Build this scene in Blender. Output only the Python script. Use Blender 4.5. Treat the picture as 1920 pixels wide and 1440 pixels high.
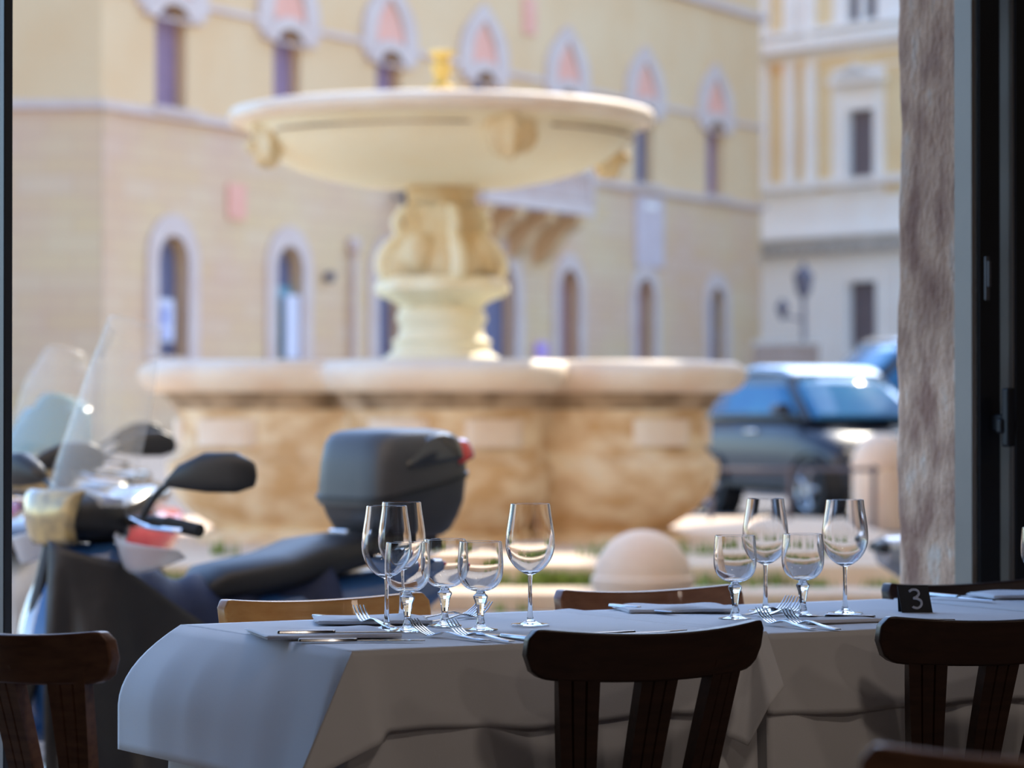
import bpy, bmesh, math, random
from mathutils import Vector, Matrix
from mathutils.geometry import tessellate_polygon
R = math.radians; PI = math.pi; sin = math.sin; cos = math.cos
random.seed(7)
for o in list(bpy.data.objects): bpy.data.objects.remove(o)
SC = bpy.context.scene; COL = SC.collection

# ------------------------------------------------------------ camera, sky, sun, exposure
F = 5600.0; CZ = 1.15; HOR = 768.0
cd = bpy.data.cameras.new('camera'); cam = bpy.data.objects.new('camera', cd); COL.objects.link(cam)
cam.location = (0, 0, CZ); cam.rotation_euler = (PI/2 + math.atan((HOR-720)/F), 0, 0)
cd.sensor_width = 36; cd.lens = 36*F/1920; cd.clip_end = 400; cd.clip_start = .05
cd.dof.use_dof = True; cd.dof.focus_distance = 5.45; cd.dof.aperture_fstop = 3.9
SC.camera = cam
SUN_AZ = (0.455, 0.8905); SUN_EL = 42
w = bpy.data.worlds.new('sky'); SC.world = w; w.use_nodes = True
nt = w.node_tree; nt.nodes.clear()
sk = nt.nodes.new('ShaderNodeTexSky'); sk.sky_type = 'NISHITA'; sk.sun_disc = False
sk.sun_elevation = R(SUN_EL); sk.sun_rotation = math.atan2(SUN_AZ[0], SUN_AZ[1]); sk.air_density = 1.0; sk.dust_density = 1.0; sk.ozone_density = 1.6
bg = nt.nodes.new('ShaderNodeBackground'); bg.inputs[1].default_value = 0.60
wo = nt.nodes.new('ShaderNodeOutputWorld'); tn = nt.nodes.new('ShaderNodeMix'); tn.data_type = 'RGBA'; tn.blend_type = 'MULTIPLY'; tn.inputs[0].default_value = 1; tn.inputs[7].default_value = (.86, 1.0, 1.14, 1)
nt.links.new(sk.outputs[0], tn.inputs[6]); nt.links.new(tn.outputs[2], bg.inputs[0]); nt.links.new(bg.outputs[0], wo.inputs[0])
sd = bpy.data.lights.new('sun', 'SUN'); sd.energy = 8.0; sd.angle = R(.6); sd.color = (1, .90, .74)
so = bpy.data.objects.new('sun', sd); COL.objects.link(so)
sv = Vector((SUN_AZ[0]*cos(R(SUN_EL)), SUN_AZ[1]*cos(R(SUN_EL)), sin(R(SUN_EL))))
so.rotation_euler = sv.to_track_quat('Z', 'Y').to_euler(); so.location = (10, 20, 30)
vs = SC.view_settings; vs.view_transform = 'Standard'; vs.look = 'None'; vs.gamma = 1; vs.use_curve_mapping = False
vs.exposure = -0.18

# ------------------------------------------------------------ helpers
def at(u, v, Y):                       # a point of the place seen at pixel u, v, at distance Y
    return Vector(((u-960)/F*Y, Y, CZ-(v-HOR)/F*Y))
def on_table(u, v, z=.75):
    Y = (CZ-z)*F/(v-HOR); return Vector(((u-960)/F*Y, Y, z))
def ground_z(Y): return -.15 + .0128*max(0, Y-12)

def node_mat(name, c1, c2=None, scale=6, rough=.6, metal=0, bump=0, detail=5, stretch=(1, 1, 1), spec=.5, coat=0, emis=None, kind='noise', c3=None, ramp=(.35, .65), bscale=None, sheen=0, sub=0):
    m = bpy.data.materials.new(name); m.use_nodes = True; t = m.node_tree; b = t.nodes['Principled BSDF']
    b.inputs['Base Color'].default_value = (*c1, 1); b.inputs['Roughness'].default_value = rough; b.inputs['Metallic'].default_value = metal
    b.inputs['Specular IOR Level'].default_value = spec; b.inputs['Coat Weight'].default_value = coat
    if sheen: b.inputs['Sheen Weight'].default_value = sheen
    tc = t.nodes.new('ShaderNodeTexCoord'); mp = t.nodes.new('ShaderNodeMapping'); mp.inputs['Scale'].default_value = stretch
    t.links.new(tc.outputs['Object'], mp.inputs[0])
    if c2 is None: c2 = tuple(x*.9 for x in c1)
    n = t.nodes.new('ShaderNodeTexNoise'); n.inputs['Scale'].default_value = scale; n.inputs['Detail'].default_value = detail
    t.links.new(mp.outputs[0], n.inputs[0])
    r = t.nodes.new('ShaderNodeValToRGB'); r.color_ramp.elements[0].position = ramp[0]; r.color_ramp.elements[1].position = ramp[1]
    r.color_ramp.elements[0].color = (*c1, 1); r.color_ramp.elements[1].color = (*c2, 1)
    if c3:
        e = r.color_ramp.elements.new(min(.97, ramp[1]+.14)); e.color = (*c3, 1)
    t.links.new(n.outputs[0], r.inputs[0]); col = r.outputs[0]
    m['_'] = 0
    t.links.new(col, b.inputs['Base Color'])
    if bump:
        n2 = t.nodes.new('ShaderNodeTexNoise'); n2.inputs['Scale'].default_value = bscale or scale*3; n2.inputs['Detail'].default_value = 6
        t.links.new(mp.outputs[0], n2.inputs[0])
        bu = t.nodes.new('ShaderNodeBump'); bu.inputs['Strength'].default_value = bump; bu.inputs['Distance'].default_value = .02
        t.links.new(n2.outputs[0], bu.inputs['Height']); t.links.new(bu.outputs[0], b.inputs['Normal'])
    return m
def brick_mat(name, c1, c2, mortar, w_, h_, ms=.02, rough=.85, sw=False, nscale=.6, n1=(1, 1, 1), n2=(.8, .75, .7)):
    m = bpy.data.materials.new(name); m.use_nodes = True; t = m.node_tree; b = t.nodes['Principled BSDF']
    b.inputs['Roughness'].default_value = rough
    tc = t.nodes.new('ShaderNodeTexCoord'); sp = t.nodes.new('ShaderNodeSeparateXYZ'); cb = t.nodes.new('ShaderNodeCombineXYZ')
    t.links.new(tc.outputs['Object'], sp.inputs[0]); t.links.new(sp.outputs[0], cb.inputs[0])
    t.links.new(sp.outputs[1 if sw else 2], cb.inputs[1])
    br = t.nodes.new('ShaderNodeTexBrick'); br.inputs['Scale'].default_value = 1; br.inputs['Brick Width'].default_value = w_; br.inputs['Row Height'].default_value = h_
    br.inputs['Mortar Size'].default_value = ms; br.inputs['Color1'].default_value = (*c1, 1); br.inputs['Color2'].default_value = (*c2, 1); br.inputs['Mortar'].default_value = (*mortar, 1)
    t.links.new(cb.outputs[0], br.inputs[0])
    n = t.nodes.new('ShaderNodeTexNoise'); n.inputs['Scale'].default_value = nscale; n.inputs['Detail'].default_value = 6; t.links.new(tc.outputs['Object'], n.inputs[0])
    r = t.nodes.new('ShaderNodeValToRGB'); r.color_ramp.elements[0].position = .38; r.color_ramp.elements[1].position = .62
    r.color_ramp.elements[0].color = (*n1, 1); r.color_ramp.elements[1].color = (*n2, 1); t.links.new(n.outputs[0], r.inputs[0])
    mx = t.nodes.new('ShaderNodeMix'); mx.data_type = 'RGBA'; mx.blend_type = 'MULTIPLY'; mx.inputs[0].default_value = 1
    b.inputs['Specular IOR Level'].default_value = .15
    t.links.new(br.outputs[0], mx.inputs[6]); t.links.new(r.outputs[0], mx.inputs[7]); t.links.new(mx.outputs[2], b.inputs['Base Color'])
    return m
def wood_mat(name, c1, c2, rough=.32, coat=.25, stretch=(1.2, 14, 14)):
    m = node_mat(name, c1, c2, scale=5, rough=rough, coat=coat, stretch=stretch, detail=8, ramp=(.3, .7), bump=.05)
    return m
def glass_mat(name, col=(1, 1, 1), rough=0, ior=1.47):
    m = bpy.data.materials.new(name); m.use_nodes = True; t = m.node_tree; b = t.nodes['Principled BSDF']
    b.inputs['Base Color'].default_value = (*col, 1); b.inputs['Roughness'].default_value = rough; b.inputs['IOR'].default_value = ior
    b.inputs['Transmission Weight'].default_value = 1; return m
def sheet_mat(name, col, alpha, rough=.08):
    m = bpy.data.materials.new(name); m.use_nodes = True; t = m.node_tree; b = t.nodes['Principled BSDF']
    b.inputs['Base Color'].default_value = (*col, 1); b.inputs['Roughness'].default_value = rough; b.inputs['Alpha'].default_value = alpha
    return m

class MB:
    def __init__(s): s.v = []; s.f = []
    def add(s, vs_, fs):
        k = len(s.v); s.v += [tuple(x) for x in vs_]; s.f += [tuple(i+k for i in f) for f in fs]; return s
    def box(s, x0, x1, y0, y1, z0, z1):
        return s.add([(x0,y0,z0),(x1,y0,z0),(x1,y1,z0),(x0,y1,z0),(x0,y0,z1),(x1,y0,z1),(x1,y1,z1),(x0,y1,z1)],
                     [(3,2,1,0),(4,5,6,7),(0,1,5,4),(1,2,6,5),(2,3,7,6),(3,0,4,7)])
    def tube(s, pts, r, n=10, cap=True):
        pts = [Vector(p) for p in pts]; rs = r if isinstance(r, (list, tuple)) else [r]*len(pts)
        k = len(s.v); up = Vector((0, 0, 1)); px = None
        for i, p in enumerate(pts):
            d = (pts[min(i+1, len(pts)-1)] - pts[max(i-1, 0)]).normalized()
            if px is None:
                a = up if abs(d.z) < .9 else Vector((1, 0, 0)); px = d.cross(a).normalized()
            else: px = (px - d*px.dot(d)).normalized()
            py = d.cross(px)
            for j in range(n):
                t = 2*PI*j/n; s.v.append(tuple(p + (px*cos(t) + py*sin(t))*rs[i]))
        for i in range(len(pts)-1):
            for j in range(n):
                a = k+i*n+j; b = k+i*n+(j+1) % n; s.f.append((a, b, b+n, a+n))
        if cap: s.f.append(tuple(k+j for j in range(n))[::-1]); s.f.append(tuple(k+(len(pts)-1)*n+j for j in range(n)))
        return s
    def lathe(s, prof, n=32, c=(0, 0, 0), rf=None, cap=False, axis='z', sy=1):
        k = len(s.v)
        for (r, z) in prof:
            for j in range(n):
                t = 2*PI*j/n; rr = rf(r, z, t) if rf else r
                if axis == 'z': s.v.append((c[0]+rr*cos(t), c[1]+rr*sin(t)*sy, c[2]+z))
                else: s.v.append((c[0]+rr*cos(t), c[1]+z, c[2]+rr*sin(t)))
        for i in range(len(prof)-1):
            for j in range(n):
                a = k+i*n+j; b = k+i*n+(j+1) % n; s.f.append((a, b, b+n, a+n))
        if cap: s.f.append(tuple(k+j for j in range(n))[::-1]); s.f.append(tuple(k+(len(prof)-1)*n+j for j in range(n)))
        return s
    def grid(s, fn, nu, nv, close_u=False):
        k = len(s.v)
        for i in range(nu+1):
            for j in range(nv+1): s.v.append(tuple(fn(i/nu, j/nv)))
        for i in range(nu):
            for j in range(nv):
                a = k+i*(nv+1)+j; s.f.append((a, a+nv+1, a+nv+2, a+1))
        return s
    def loft(s, secs, n=20, cap=True):        # secs: (x, cy, cz, half_w, half_h, exponent)
        k = len(s.v)
        for (x, cy, cz, hw, hh, e) in secs:
            for j in range(n):
                t = 2*PI*j/n; c_, s_ = cos(t), sin(t)
                s.v.append((x, cy+hw*math.copysign(abs(c_)**(2/e), c_), cz+hh*math.copysign(abs(s_)**(2/e), s_)))
        for i in range(len(secs)-1):
            for j in range(n):
                a = k+i*n+j; b = k+i*n+(j+1) % n; s.f.append((a, b, b+n, a+n))
        if cap: s.f.append(tuple(k+j for j in range(n))[::-1]); s.f.append(tuple(k+(len(secs)-1)*n+j for j in range(n)))
        return s
    def prism(s, out, y0, y1):                # outline in x, z pushed from y0 to y1
        n = len(out); k = len(s.v)
        s.v += [(x, y0, z) for x, z in out] + [(x, y1, z) for x, z in out]
        for j in range(n): s.f.append((k+j, k+(j+1) % n, k+n+(j+1) % n, k+n+j))
        for tri in tessellate_polygon([[Vector((x, z, 0)) for x, z in out]]):
            s.f.append(tuple(k+i for i in tri)); s.f.append(tuple(k+n+i for i in reversed(tri)))
        return s
    def move(s, M, k=0):
        s.v[k:] = [tuple(M @ Vector(p)) for p in s.v[k:]]; return s
    def build(s, name, mat, parent=None, smooth=40, bevel=0, solid=0, sub=0, flip=True, wn=False):
        me = bpy.data.meshes.new(name); me.from_pydata(s.v, [], s.f)
        b = bmesh.new(); b.from_mesh(me)
        if flip: bmesh.ops.recalc_face_normals(b, faces=b.faces)
        b.to_mesh(me); b.free()
        me.polygons.foreach_set('use_smooth', [bool(smooth)]*len(me.polygons))
        if smooth and smooth < 180: me.set_sharp_from_angle(angle=R(smooth))
        me.materials.append(mat); o = bpy.data.objects.new(name, me); COL.objects.link(o)
        if parent: o.parent = parent
        if solid:
            q = o.modifiers.new('s', 'SOLIDIFY'); q.thickness = solid; q.offset = 0
        if bevel:
            q = o.modifiers.new('b', 'BEVEL'); q.width = bevel; q.segments = 3; q.limit_method = 'ANGLE'; q.angle_limit = R(35)
        if sub:
            q = o.modifiers.new('u', 'SUBSURF'); q.levels = sub; q.render_levels = sub
        return o
def tag(o, label=None, cat=None, group=None, kind=None):
    if label: o['label'] = label
    if cat: o['category'] = cat
    if group: o['group'] = group
    if kind: o['kind'] = kind
    return o
def thing(name, loc, rz, label, cat, group=None, kind=None):
    o = bpy.data.objects.new(name, None); COL.objects.link(o); o.location = loc; o.rotation_euler = (0, 0, rz); o.empty_display_size = .1
    return tag(o, label, cat, group, kind)
def kids(o): return [c for c in bpy.data.objects if c.parent == o]
def copy_tree(o, parent=None):
    c = o.copy(); COL.objects.link(c); c.parent = parent
    for ch in kids(o): copy_tree(ch, c)
    return c
def dup(o, loc, rz, label, group=None):
    c = copy_tree(o); c.location = loc; c.rotation_euler = (0, 0, rz); c['label'] = label
    if group: c['group'] = group
    return c
def catmull(P, n=8, closed=False):
    out = []; N = len(P); P = [Vector(p) for p in P]
    for i in range(N if closed else N-1):
        if closed: p0, p1, p2, p3 = P[(i-1) % N], P[i], P[(i+1) % N], P[(i+2) % N]
        else: p0, p1, p2, p3 = P[max(i-1, 0)], P[i], P[i+1], P[min(i+2, N-1)]
        for k in range(n):
            t = k/n; out.append(.5*((2*p1)+(p2-p0)*t+(2*p0-5*p1+4*p2-p3)*t*t+(3*p1-p0-3*p2+p3)*t**3))
    if not closed: out.append(P[-1])
    return out

# ------------------------------------------------------------ materials
M = {}
M['cloth'] = node_mat('white_cloth', (.80, .80, .82), (.84, .84, .86), scale=3, rough=.9, bump=.06, bscale=500, spec=.2, sheen=.1)
M['napkin'] = node_mat('napkin_cloth', (.82, .82, .85), (.86, .86, .88), scale=9, rough=.9, bump=.1, bscale=400, spec=.2)
M['dark_wood'] = wood_mat('dark_walnut', (.028, .013, .009), (.052, .023, .014), rough=.4, coat=.1)
M['mid_wood'] = wood_mat('worn_brown_wood', (.17, .082, .048), (.30, .15, .085), rough=.38, coat=.15)
M['honey_wood'] = wood_mat('honey_wood', (.70, .29, .075), (.80, .38, .11), rough=.25, coat=.5)
M['red_wood'] = wood_mat('red_brown_wood', (.24, .085, .035), (.34, .13, .055), rough=.3, coat=.3)
M['glass'] = glass_mat('clear_glass')
M['steel'] = node_mat('polished_steel', (.42, .42, .43), (.5, .5, .51), rough=.16, metal=1, scale=30)
M['black_card'] = node_mat('slate_black', (.012, .012, .014), (.02, .02, .022), rough=.7, scale=20)
M['chalk'] = node_mat('chalk_white', (.62, .62, .66), (.35, .35, .38), rough=1, scale=200, ramp=(.5, .75))
M['metal_dark'] = node_mat('dark_blue_grey_metal', (.06, .075, .095), (.07, .088, .11), rough=.45, spec=.5, scale=4)
M['metal_black'] = node_mat('black_metal', (.008, .009, .012), (.012, .013, .017), rough=.5, scale=4)
M['alu'] = node_mat('grey_aluminium', (.26, .225, .19), (.30, .26, .22), rough=.5, metal=.2, scale=3)
M['alu_bright'] = node_mat('bright_aluminium', (.55, .53, .5), (.65, .62, .6), rough=.3, metal=.8, scale=3)
M['seal'] = node_mat('grey_seal', (.10, .10, .11), (.13, .13, .13), rough=.5, scale=3)
M['pillar'] = node_mat('weathered_brown_marble', (.46, .25, .17), (.93, .60, .40), scale=13, rough=.9, bump=.5, bscale=70, stretch=(1, 1, .5), detail=14, ramp=(.34, .58), c3=(.95, .80, .66))
t = M['pillar'].node_tree; b_ = t.nodes['Principled BSDF']; src = b_.inputs['Base Color'].links[0].from_socket
tc_ = t.nodes.new('ShaderNodeTexCoord'); sx_ = t.nodes.new('ShaderNodeSeparateXYZ'); t.links.new(tc_.outputs['Object'], sx_.inputs[0])
nz = t.nodes.new('ShaderNodeTexNoise'); nz.inputs['Scale'].default_value = 6; nz.inputs['Detail'].default_value = 8; t.links.new(tc_.outputs['Object'], nz.inputs[0])
ad = t.nodes.new('ShaderNodeMath'); ad.operation = 'MULTIPLY_ADD'; ad.inputs[1].default_value = .55; t.links.new(nz.outputs[0], ad.inputs[0]); t.links.new(sx_.outputs[2], ad.inputs[2])
rp = t.nodes.new('ShaderNodeValToRGB'); rp.color_ramp.elements[0].position = .0; rp.color_ramp.elements[1].position = 1
mr_ = t.nodes.new('ShaderNodeMapRange'); mr_.inputs[1].default_value = 1.46; mr_.inputs[2].default_value = 1.64; t.links.new(ad.outputs[0], mr_.inputs[0]); t.links.new(mr_.outputs[0], rp.inputs[0])
rp.color_ramp.elements[0].color = (1, 1, 1, 1); rp.color_ramp.elements[1].color = (.66, .62, .60, 1)       # brown patina on the upper part of the stone
mx_ = t.nodes.new('ShaderNodeMix'); mx_.data_type = 'RGBA'; mx_.blend_type = 'MULTIPLY'; mx_.inputs[0].default_value = 1
t.links.new(src, mx_.inputs[6]); t.links.new(rp.outputs[0], mx_.inputs[7]); t.links.new(mx_.outputs[2], b_.inputs['Base Color'])
M['plaster_in'] = node_mat('interior_plaster', (.20, .17, .145), (.24, .20, .17), scale=3, rough=.9)
M['floor_in'] = node_mat('terracotta_floor', (.16, .12, .10), (.2, .15, .12), scale=3, rough=.5)
M['ceiling_in'] = node_mat('ceiling_plaster', (.35, .32, .29), (.4, .36, .32), scale=3, rough=.9)
M['trav'] = node_mat('warm_travertine', (.70, .45, .22), (.92, .74, .50), scale=3.2, rough=.8, bump=.35, bscale=26, stretch=(1, 1, 1.8), detail=9, ramp=(.38, .6), c3=(.93, .82, .62))
M['trav_light'] = node_mat('pale_marble', (.84, .66, .50), (.91, .80, .66), scale=2.5, rough=.55, bump=.1, detail=8)
M['trav_bowl'] = node_mat('cream_marble', (.93, .80, .54), (.94, .85, .62), scale=2.2, rough=.6, bump=.2, bscale=16, detail=8)
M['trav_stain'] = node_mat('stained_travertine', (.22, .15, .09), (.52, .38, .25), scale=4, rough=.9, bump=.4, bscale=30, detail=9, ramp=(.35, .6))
M['ochre_stone'] = node_mat('ochre_stained_marble', (.72, .50, .24), (.82, .67, .42), scale=4, rough=.7, bump=.35, bscale=18, detail=9)
M['pink_stone'] = node_mat('pinkish_stone', (.88, .63, .45), (.92, .72, .54), scale=4, rough=.85, bump=.15, detail=8)
M['step_stone'] = node_mat('step_travertine', (.76, .54, .36), (.84, .65, .46), scale=3, rough=.85, bump=.25, bscale=24, detail=8)
M['cobble'] = brick_mat('grey_cobbles', (.24, .215, .20), (.31, .285, .265), (.17, .145, .125), .12, .12, ms=.012, sw=True, nscale=.35, n1=(1, 1, 1), n2=(.75, .75, .78))
M['plaster_y'] = node_mat('yellow_plaster', (.75, .48, .25), (.77, .53, .30), scale=.5, rough=.95, detail=7)
M['bossage'] = brick_mat('yellow_stone_blocks', (.72, .50, .275), (.73, .53, .33), (.66, .44, .27), 1.1, .38, ms=.02, nscale=.33, n1=(1, 1, 1), n2=(.96, .88, .98))
M['lilac_stone'] = node_mat('pale_lilac_stone', (.64, .48, .41), (.68, .54, .47), scale=2, rough=.9)
M['plaque_stone'] = node_mat('grey_marble_plaque', (.60, .47, .46), (.66, .53, .52), scale=2, rough=.7)
M['salmon'] = node_mat('salmon_panel', (.82, .38, .27), (.84, .44, .32), scale=3, rough=.9)
M['shutter_purple'] = node_mat('mauve_shutter', (.30, .19, .27), (.35, .22, .30), scale=2, rough=.8, stretch=(1, 1, 8))
M['shutter_blue'] = node_mat('blue_grey_shutter', (.14, .14, .23), (.18, .17, .26), scale=2, rough=.7, stretch=(1, 1, 8))
M['shutter_red'] = node_mat('dusty_red_shutter', (.31, .155, .17), (.36, .19, .19), scale=2, rough=.8, stretch=(1, 1, 8))
M['teal'] = node_mat('teal_shutter', (.16, .32, .38), (.2, .36, .42), scale=2, rough=.7)
M['paper'] = node_mat('white_paper', (.66, .64, .72), (.7, .68, .75), scale=4, rough=.8)
M['ink_blue'] = node_mat('blue_print', (.28, .32, .62), (.34, .37, .65), scale=4, rough=.8)
M['iron'] = node_mat('wrought_iron', (.10, .09, .12), (.14, .12, .14), scale=6, rough=.6)
M['stucco_w'] = node_mat('white_stucco', (.91, .81, .72), (.93, .86, .78), scale=.8, rough=.9)
M['stucco_o'] = node_mat('apricot_stucco', (.84, .59, .30), (.86, .66, .38), scale=.8, rough=.9)
M['shutter_g'] = node_mat('grey_brown_shutter', (.17, .135, .15), (.21, .17, .18), scale=1, rough=.8, stretch=(1, 1, 10))
M['cornice_g'] = node_mat('weathered_cornice', (.48, .43, .38), (.62, .56, .5), scale=2, rough=.9)
M['black_plastic'] = node_mat('black_plastic', (.020, .020, .022), (.026, .026, .028), scale=8, rough=.42)
M['grey_plastic'] = node_mat('anthracite_plastic', (.060, .058, .060), (.07, .068, .07), scale=8, rough=.38, bump=.05, bscale=300)
M['gloss_black'] = node_mat('gloss_black', (.015, .015, .018), (.02, .02, .024), scale=8, rough=.12, coat=.8)
M['blue_paint'] = node_mat('blue_paint', (.03, .10, .30), (.035, .115, .33), scale=2, rough=.2, coat=.8)
M['silver_paint'] = node_mat('silver_paint', (.45, .46, .48), (.5, .5, .52), scale=2, rough=.25, metal=.6, coat=.5)
M['white_paint'] = node_mat('white_paint', (.7, .7, .72), (.74, .74, .76), scale=2, rough=.2, coat=.6)
M['red_paint'] = node_mat('red_paint', (.45, .04, .06), (.5, .05, .07), scale=2, rough=.2, coat=.6)
M['navy_fabric'] = node_mat('navy_waterproof_fabric', (.014, .022, .060), (.022, .034, .09), scale=4, rough=.65, bump=.5, bscale=7, spec=.3)
M['black_fabric'] = node_mat('black_waterproof_fabric', (.020, .019, .021), (.032, .03, .033), scale=4, rough=.5, bump=.4, bscale=9)
M['rubber'] = node_mat('rubber', (.02, .02, .02), (.026, .026, .026), scale=20, rough=.8)
M['red_lens'] = node_mat('red_reflector', (.65, .02, .02), (.72, .03, .03), scale=30, rough=.12, coat=.6)
M['amber'] = node_mat('amber_lens', (.75, .25, .03), (.8, .3, .05), scale=30, rough=.15)
M['lamp_glass'] = node_mat('headlight_lens', (.66, .50, .24), (.30, .25, .16), scale=16, rough=.2, coat=.6, metal=.2)
M['chrome'] = node_mat('chrome', (.8, .8, .82), (.85, .85, .86), scale=8, rough=.08, metal=1)
M['screen'] = sheet_mat('windscreen_plastic', (.85, .80, .70), .17)
M['screen_teal'] = sheet_mat('tinted_windscreen', (.25, .42, .45), .45)
M['guard'] = sheet_mat('smoked_hand_guard', (.62, .60, .62), .62, .3)
M['car_body'] = node_mat('car_dark_blue', (.022, .026, .040), (.025, .03, .045), scale=2, rough=.35, coat=.35)
M['car_silver'] = node_mat('car_silver_blue', (.30, .40, .52), (.32, .42, .55), scale=2, rough=.15, coat=1, metal=.5)
M['car_glass_sky'] = node_mat('car_glass_sky', (.02, .13, .30), (.03, .18, .34), scale=2, rough=.06, spec=.45)  # blue of the reflected sky is put into the glass colour
M['van_body'] = node_mat('van_black', (.02, .024, .034), (.022, .028, .04), scale=2, rough=.35, coat=.3)
M['weed'] = node_mat('weed_green', (.16, .26, .035), (.26, .33, .07), scale=20, rough=.8)
M['pvc'] = node_mat('water', (.25, .3, .28), (.3, .34, .32), scale=6, rough=.05)

# ------------------------------------------------------------ table row frame: x along the row, y away from the room
A0 = Vector((-.264, 4.934, 0)); RT = math.atan2(.495, .869); e1 = Vector((cos(RT), sin(RT), 0)); e2 = Vector((-sin(RT), cos(RT), 0))
def T(t, s, z=0): return A0 + e1*t + e2*s + Vector((0, 0, z))
def inv(p): d = Vector(p) - A0; return d.dot(e1), d.dot(e2)
OPN = 1.02                                     # the plane of the glazed opening

# ------------------------------------------------------------ setting: restaurant shell
def room(name, mb, mat, smooth=0, bevel=0):
    o = mb.build(name, mat, None, smooth=smooth, bevel=bevel); o.location = A0; o.rotation_euler = (0, 0, RT); o['kind'] = 'structure'; return o
SW, NW = -7.6, 1.35
room('floor', MB().box(-5.2, 6.2, SW, NW, -.2, 0), M['floor_in'])
room('ceiling', MB().box(-5.4, 6.4, SW, NW, 3.1, 3.3), M['ceiling_in'])
room('wall_left', MB().box(-5.4, -5.2, SW, NW, -.2, 3.1), M['plaster_in'])
room('wall_right', MB().box(6.2, 6.4, SW, NW, -.2, 3.1), M['plaster_in'])
room('wall_back', MB().box(-5.4, 6.4, SW-.2, SW, -.2, 3.1), M['plaster_in'])
def at_plane(u, s):                            # distance along the row where pixel column u meets the plane s
    k = (u-960)/F; o = A0 + e2*s
    return (k*o.y - o.x)/(e1.x - k*e1.y)
tl = at_plane(-40, OPN); tr = at_plane(1990, OPN)
m = MB(); m.box(-5.2, tl-.86, 1.05, NW, 0, 3.1); m.box(tr+.5, 6.2, 1.05, NW, 0, 3.1); m.box(tl-.86, tr+.5, 1.05, NW, 2.75, 3.1)
room('wall_front', m, M['plaster_in'])
room('bounce_facade', MB().box(-34, 30, 1.05, NW, 3.1, 17).box(-34, -5.4, .9, NW, -.2, 3.1).box(6.4, 30, .9, NW, -.2, 3.1), node_mat('bounce_ochre_plaster', (.90, .62, .37), (.92, .68, .44), scale=.7, rough=.95))  # unseen upper facade, added to bounce warm sunlight onto the fountain
for k, (ft, fs) in enumerate([(-1.6, -4.2), (1.8, -4.4), (.5, -1.9), (3.6, -2.6)]):  # lamps out of view, added to brighten the dark dining room
    p = T(ft, fs, 3.09)
    th = thing('fill_lamp', (p.x, p.y, 3.1), 0, ['added unseen fill lamp deepest in the dining room on the left', 'added unseen fill lamp deep in the dining room, right of the camera', 'added unseen fill lamp nearest the row of tables', 'added unseen fill lamp toward the right wall of the dining room'][k], 'lamp', 'added dining room fill lamps')
    MB().lathe([(.001, 0), (.17, 0), (.17, -.03), (.15, -.045)], 24).build('base', M['alu'], th)
    gl = node_mat('fill_lamp_diffuser', (.9, .85, .75), rough=.5); gl.node_tree.nodes['Principled BSDF'].inputs['Emission Color'].default_value = (1, .78, .55, 1); gl.node_tree.nodes['Principled BSDF'].inputs['Emission Strength'].default_value = 2
    MB().lathe([(.15, -.045), (.14, -.07), (.08, -.09), (.001, -.095)], 24).build('diffuser', gl, th)
    ld = bpy.data.lights.new('fill_light', 'AREA'); ld.shape = 'DISK'; ld.size = .3; ld.energy = 9; ld.color = (1, .84, .72)
    lo = bpy.data.objects.new('fill_light', ld); COL.objects.link(lo); lo.parent = th; lo.location = (0, 0, -.12)

# folding doors left and right
def leaf(name, mb, mat, parent, **k): return mb.build(name, mat, parent, smooth=0, **k)
def struct_empty(name, t, s):
    o = bpy.data.objects.new(name, None); COL.objects.link(o); o.location = T(t, s); o.rotation_euler = (0, 0, RT); o['kind'] = 'structure'; return o
t0 = at_plane(23, OPN-.01)
d1 = struct_empty('door_1', t0, OPN)
m = MB().box(-.018, 0, -.012, .012, 0, 2.7).box(-.018, 0, .80, .85, 0, 2.7)
for z0, z1 in ((1.185, 1.245), (1.005, 1.062), (0, .12), (2.6, 2.7)): m.box(-.018, -.004, .012, .80, z0, z1)
leaf('door_frame', m, M['metal_dark'], d1, bevel=.003)
leaf('gasket', MB().box(-.016, -.006, .012, .02, .12, 2.6), M['metal_black'], d1)
leaf('glass_pane', MB().box(-.013, -.009, .02, .80, .12, 2.6), sheet_mat('dark_pane', (.02, .03, .05), .35, .05), d1)
# right: masonry jamb cover, track profiles, black leaf stiles, grey inner leaf
def vbar(parent, name, u0, u1, s, dep, mat, z0=0, z1=2.75, par_t=0, bev=.002):
    a, b = at_plane(u0, s)-par_t, at_plane(u1, s-dep)-par_t
    return leaf(name, MB().box(a, b, s-OPN-dep, s-OPN, z0, z1), mat, parent, bevel=bev)
t1 = at_plane(1832, OPN); d2 = struct_empty('door_2', t1, OPN)
def sidebar(name, u0, u1, s, mat, th=.012):     # a profile whose side toward the opening is what shows
    t_ = at_plane(u1, s); dep = .002
    while at_plane(u0, s+dep) < t_: dep += .001
    return leaf(name, MB().box(t_-t1, t_-t1+th, s-OPN, s-OPN+dep, 0, 2.75), mat, d2, bevel=.001)
sidebar('jamb_strip', 1790, 1822, OPN, M['alu'])
sidebar('chrome_edge', 1826, 1832, OPN+.01, M['alu_bright'], .002)
sidebar('inner_frame', 1873, 1899, OPN-.035, M['alu'])
vbar(d2, 'shadow_gap', 1818, 1834, OPN+.075, .006, M['metal_black'], par_t=t1)
vbar(d2, 'stile', 1832, 1876, OPN, .010, M['metal_black'], par_t=t1)
vbar(d2, 'stile', 1899, 2060, OPN-.03, .012, M['metal_black'], par_t=t1)
hp = at_plane(1884, OPN-.05)-t1
m = MB().box(hp-.012, hp+.012, -.075, -.05, 1.065, 1.2); m.box(hp-.010, hp+.010, -.05, 0.03, 1.10, 1.14)
m.box(hp-.02, hp+.0, -.06, -.04, 1.095, 1.13)
leaf('handle', m, M['metal_black'], d2, bevel=.006)
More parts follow.
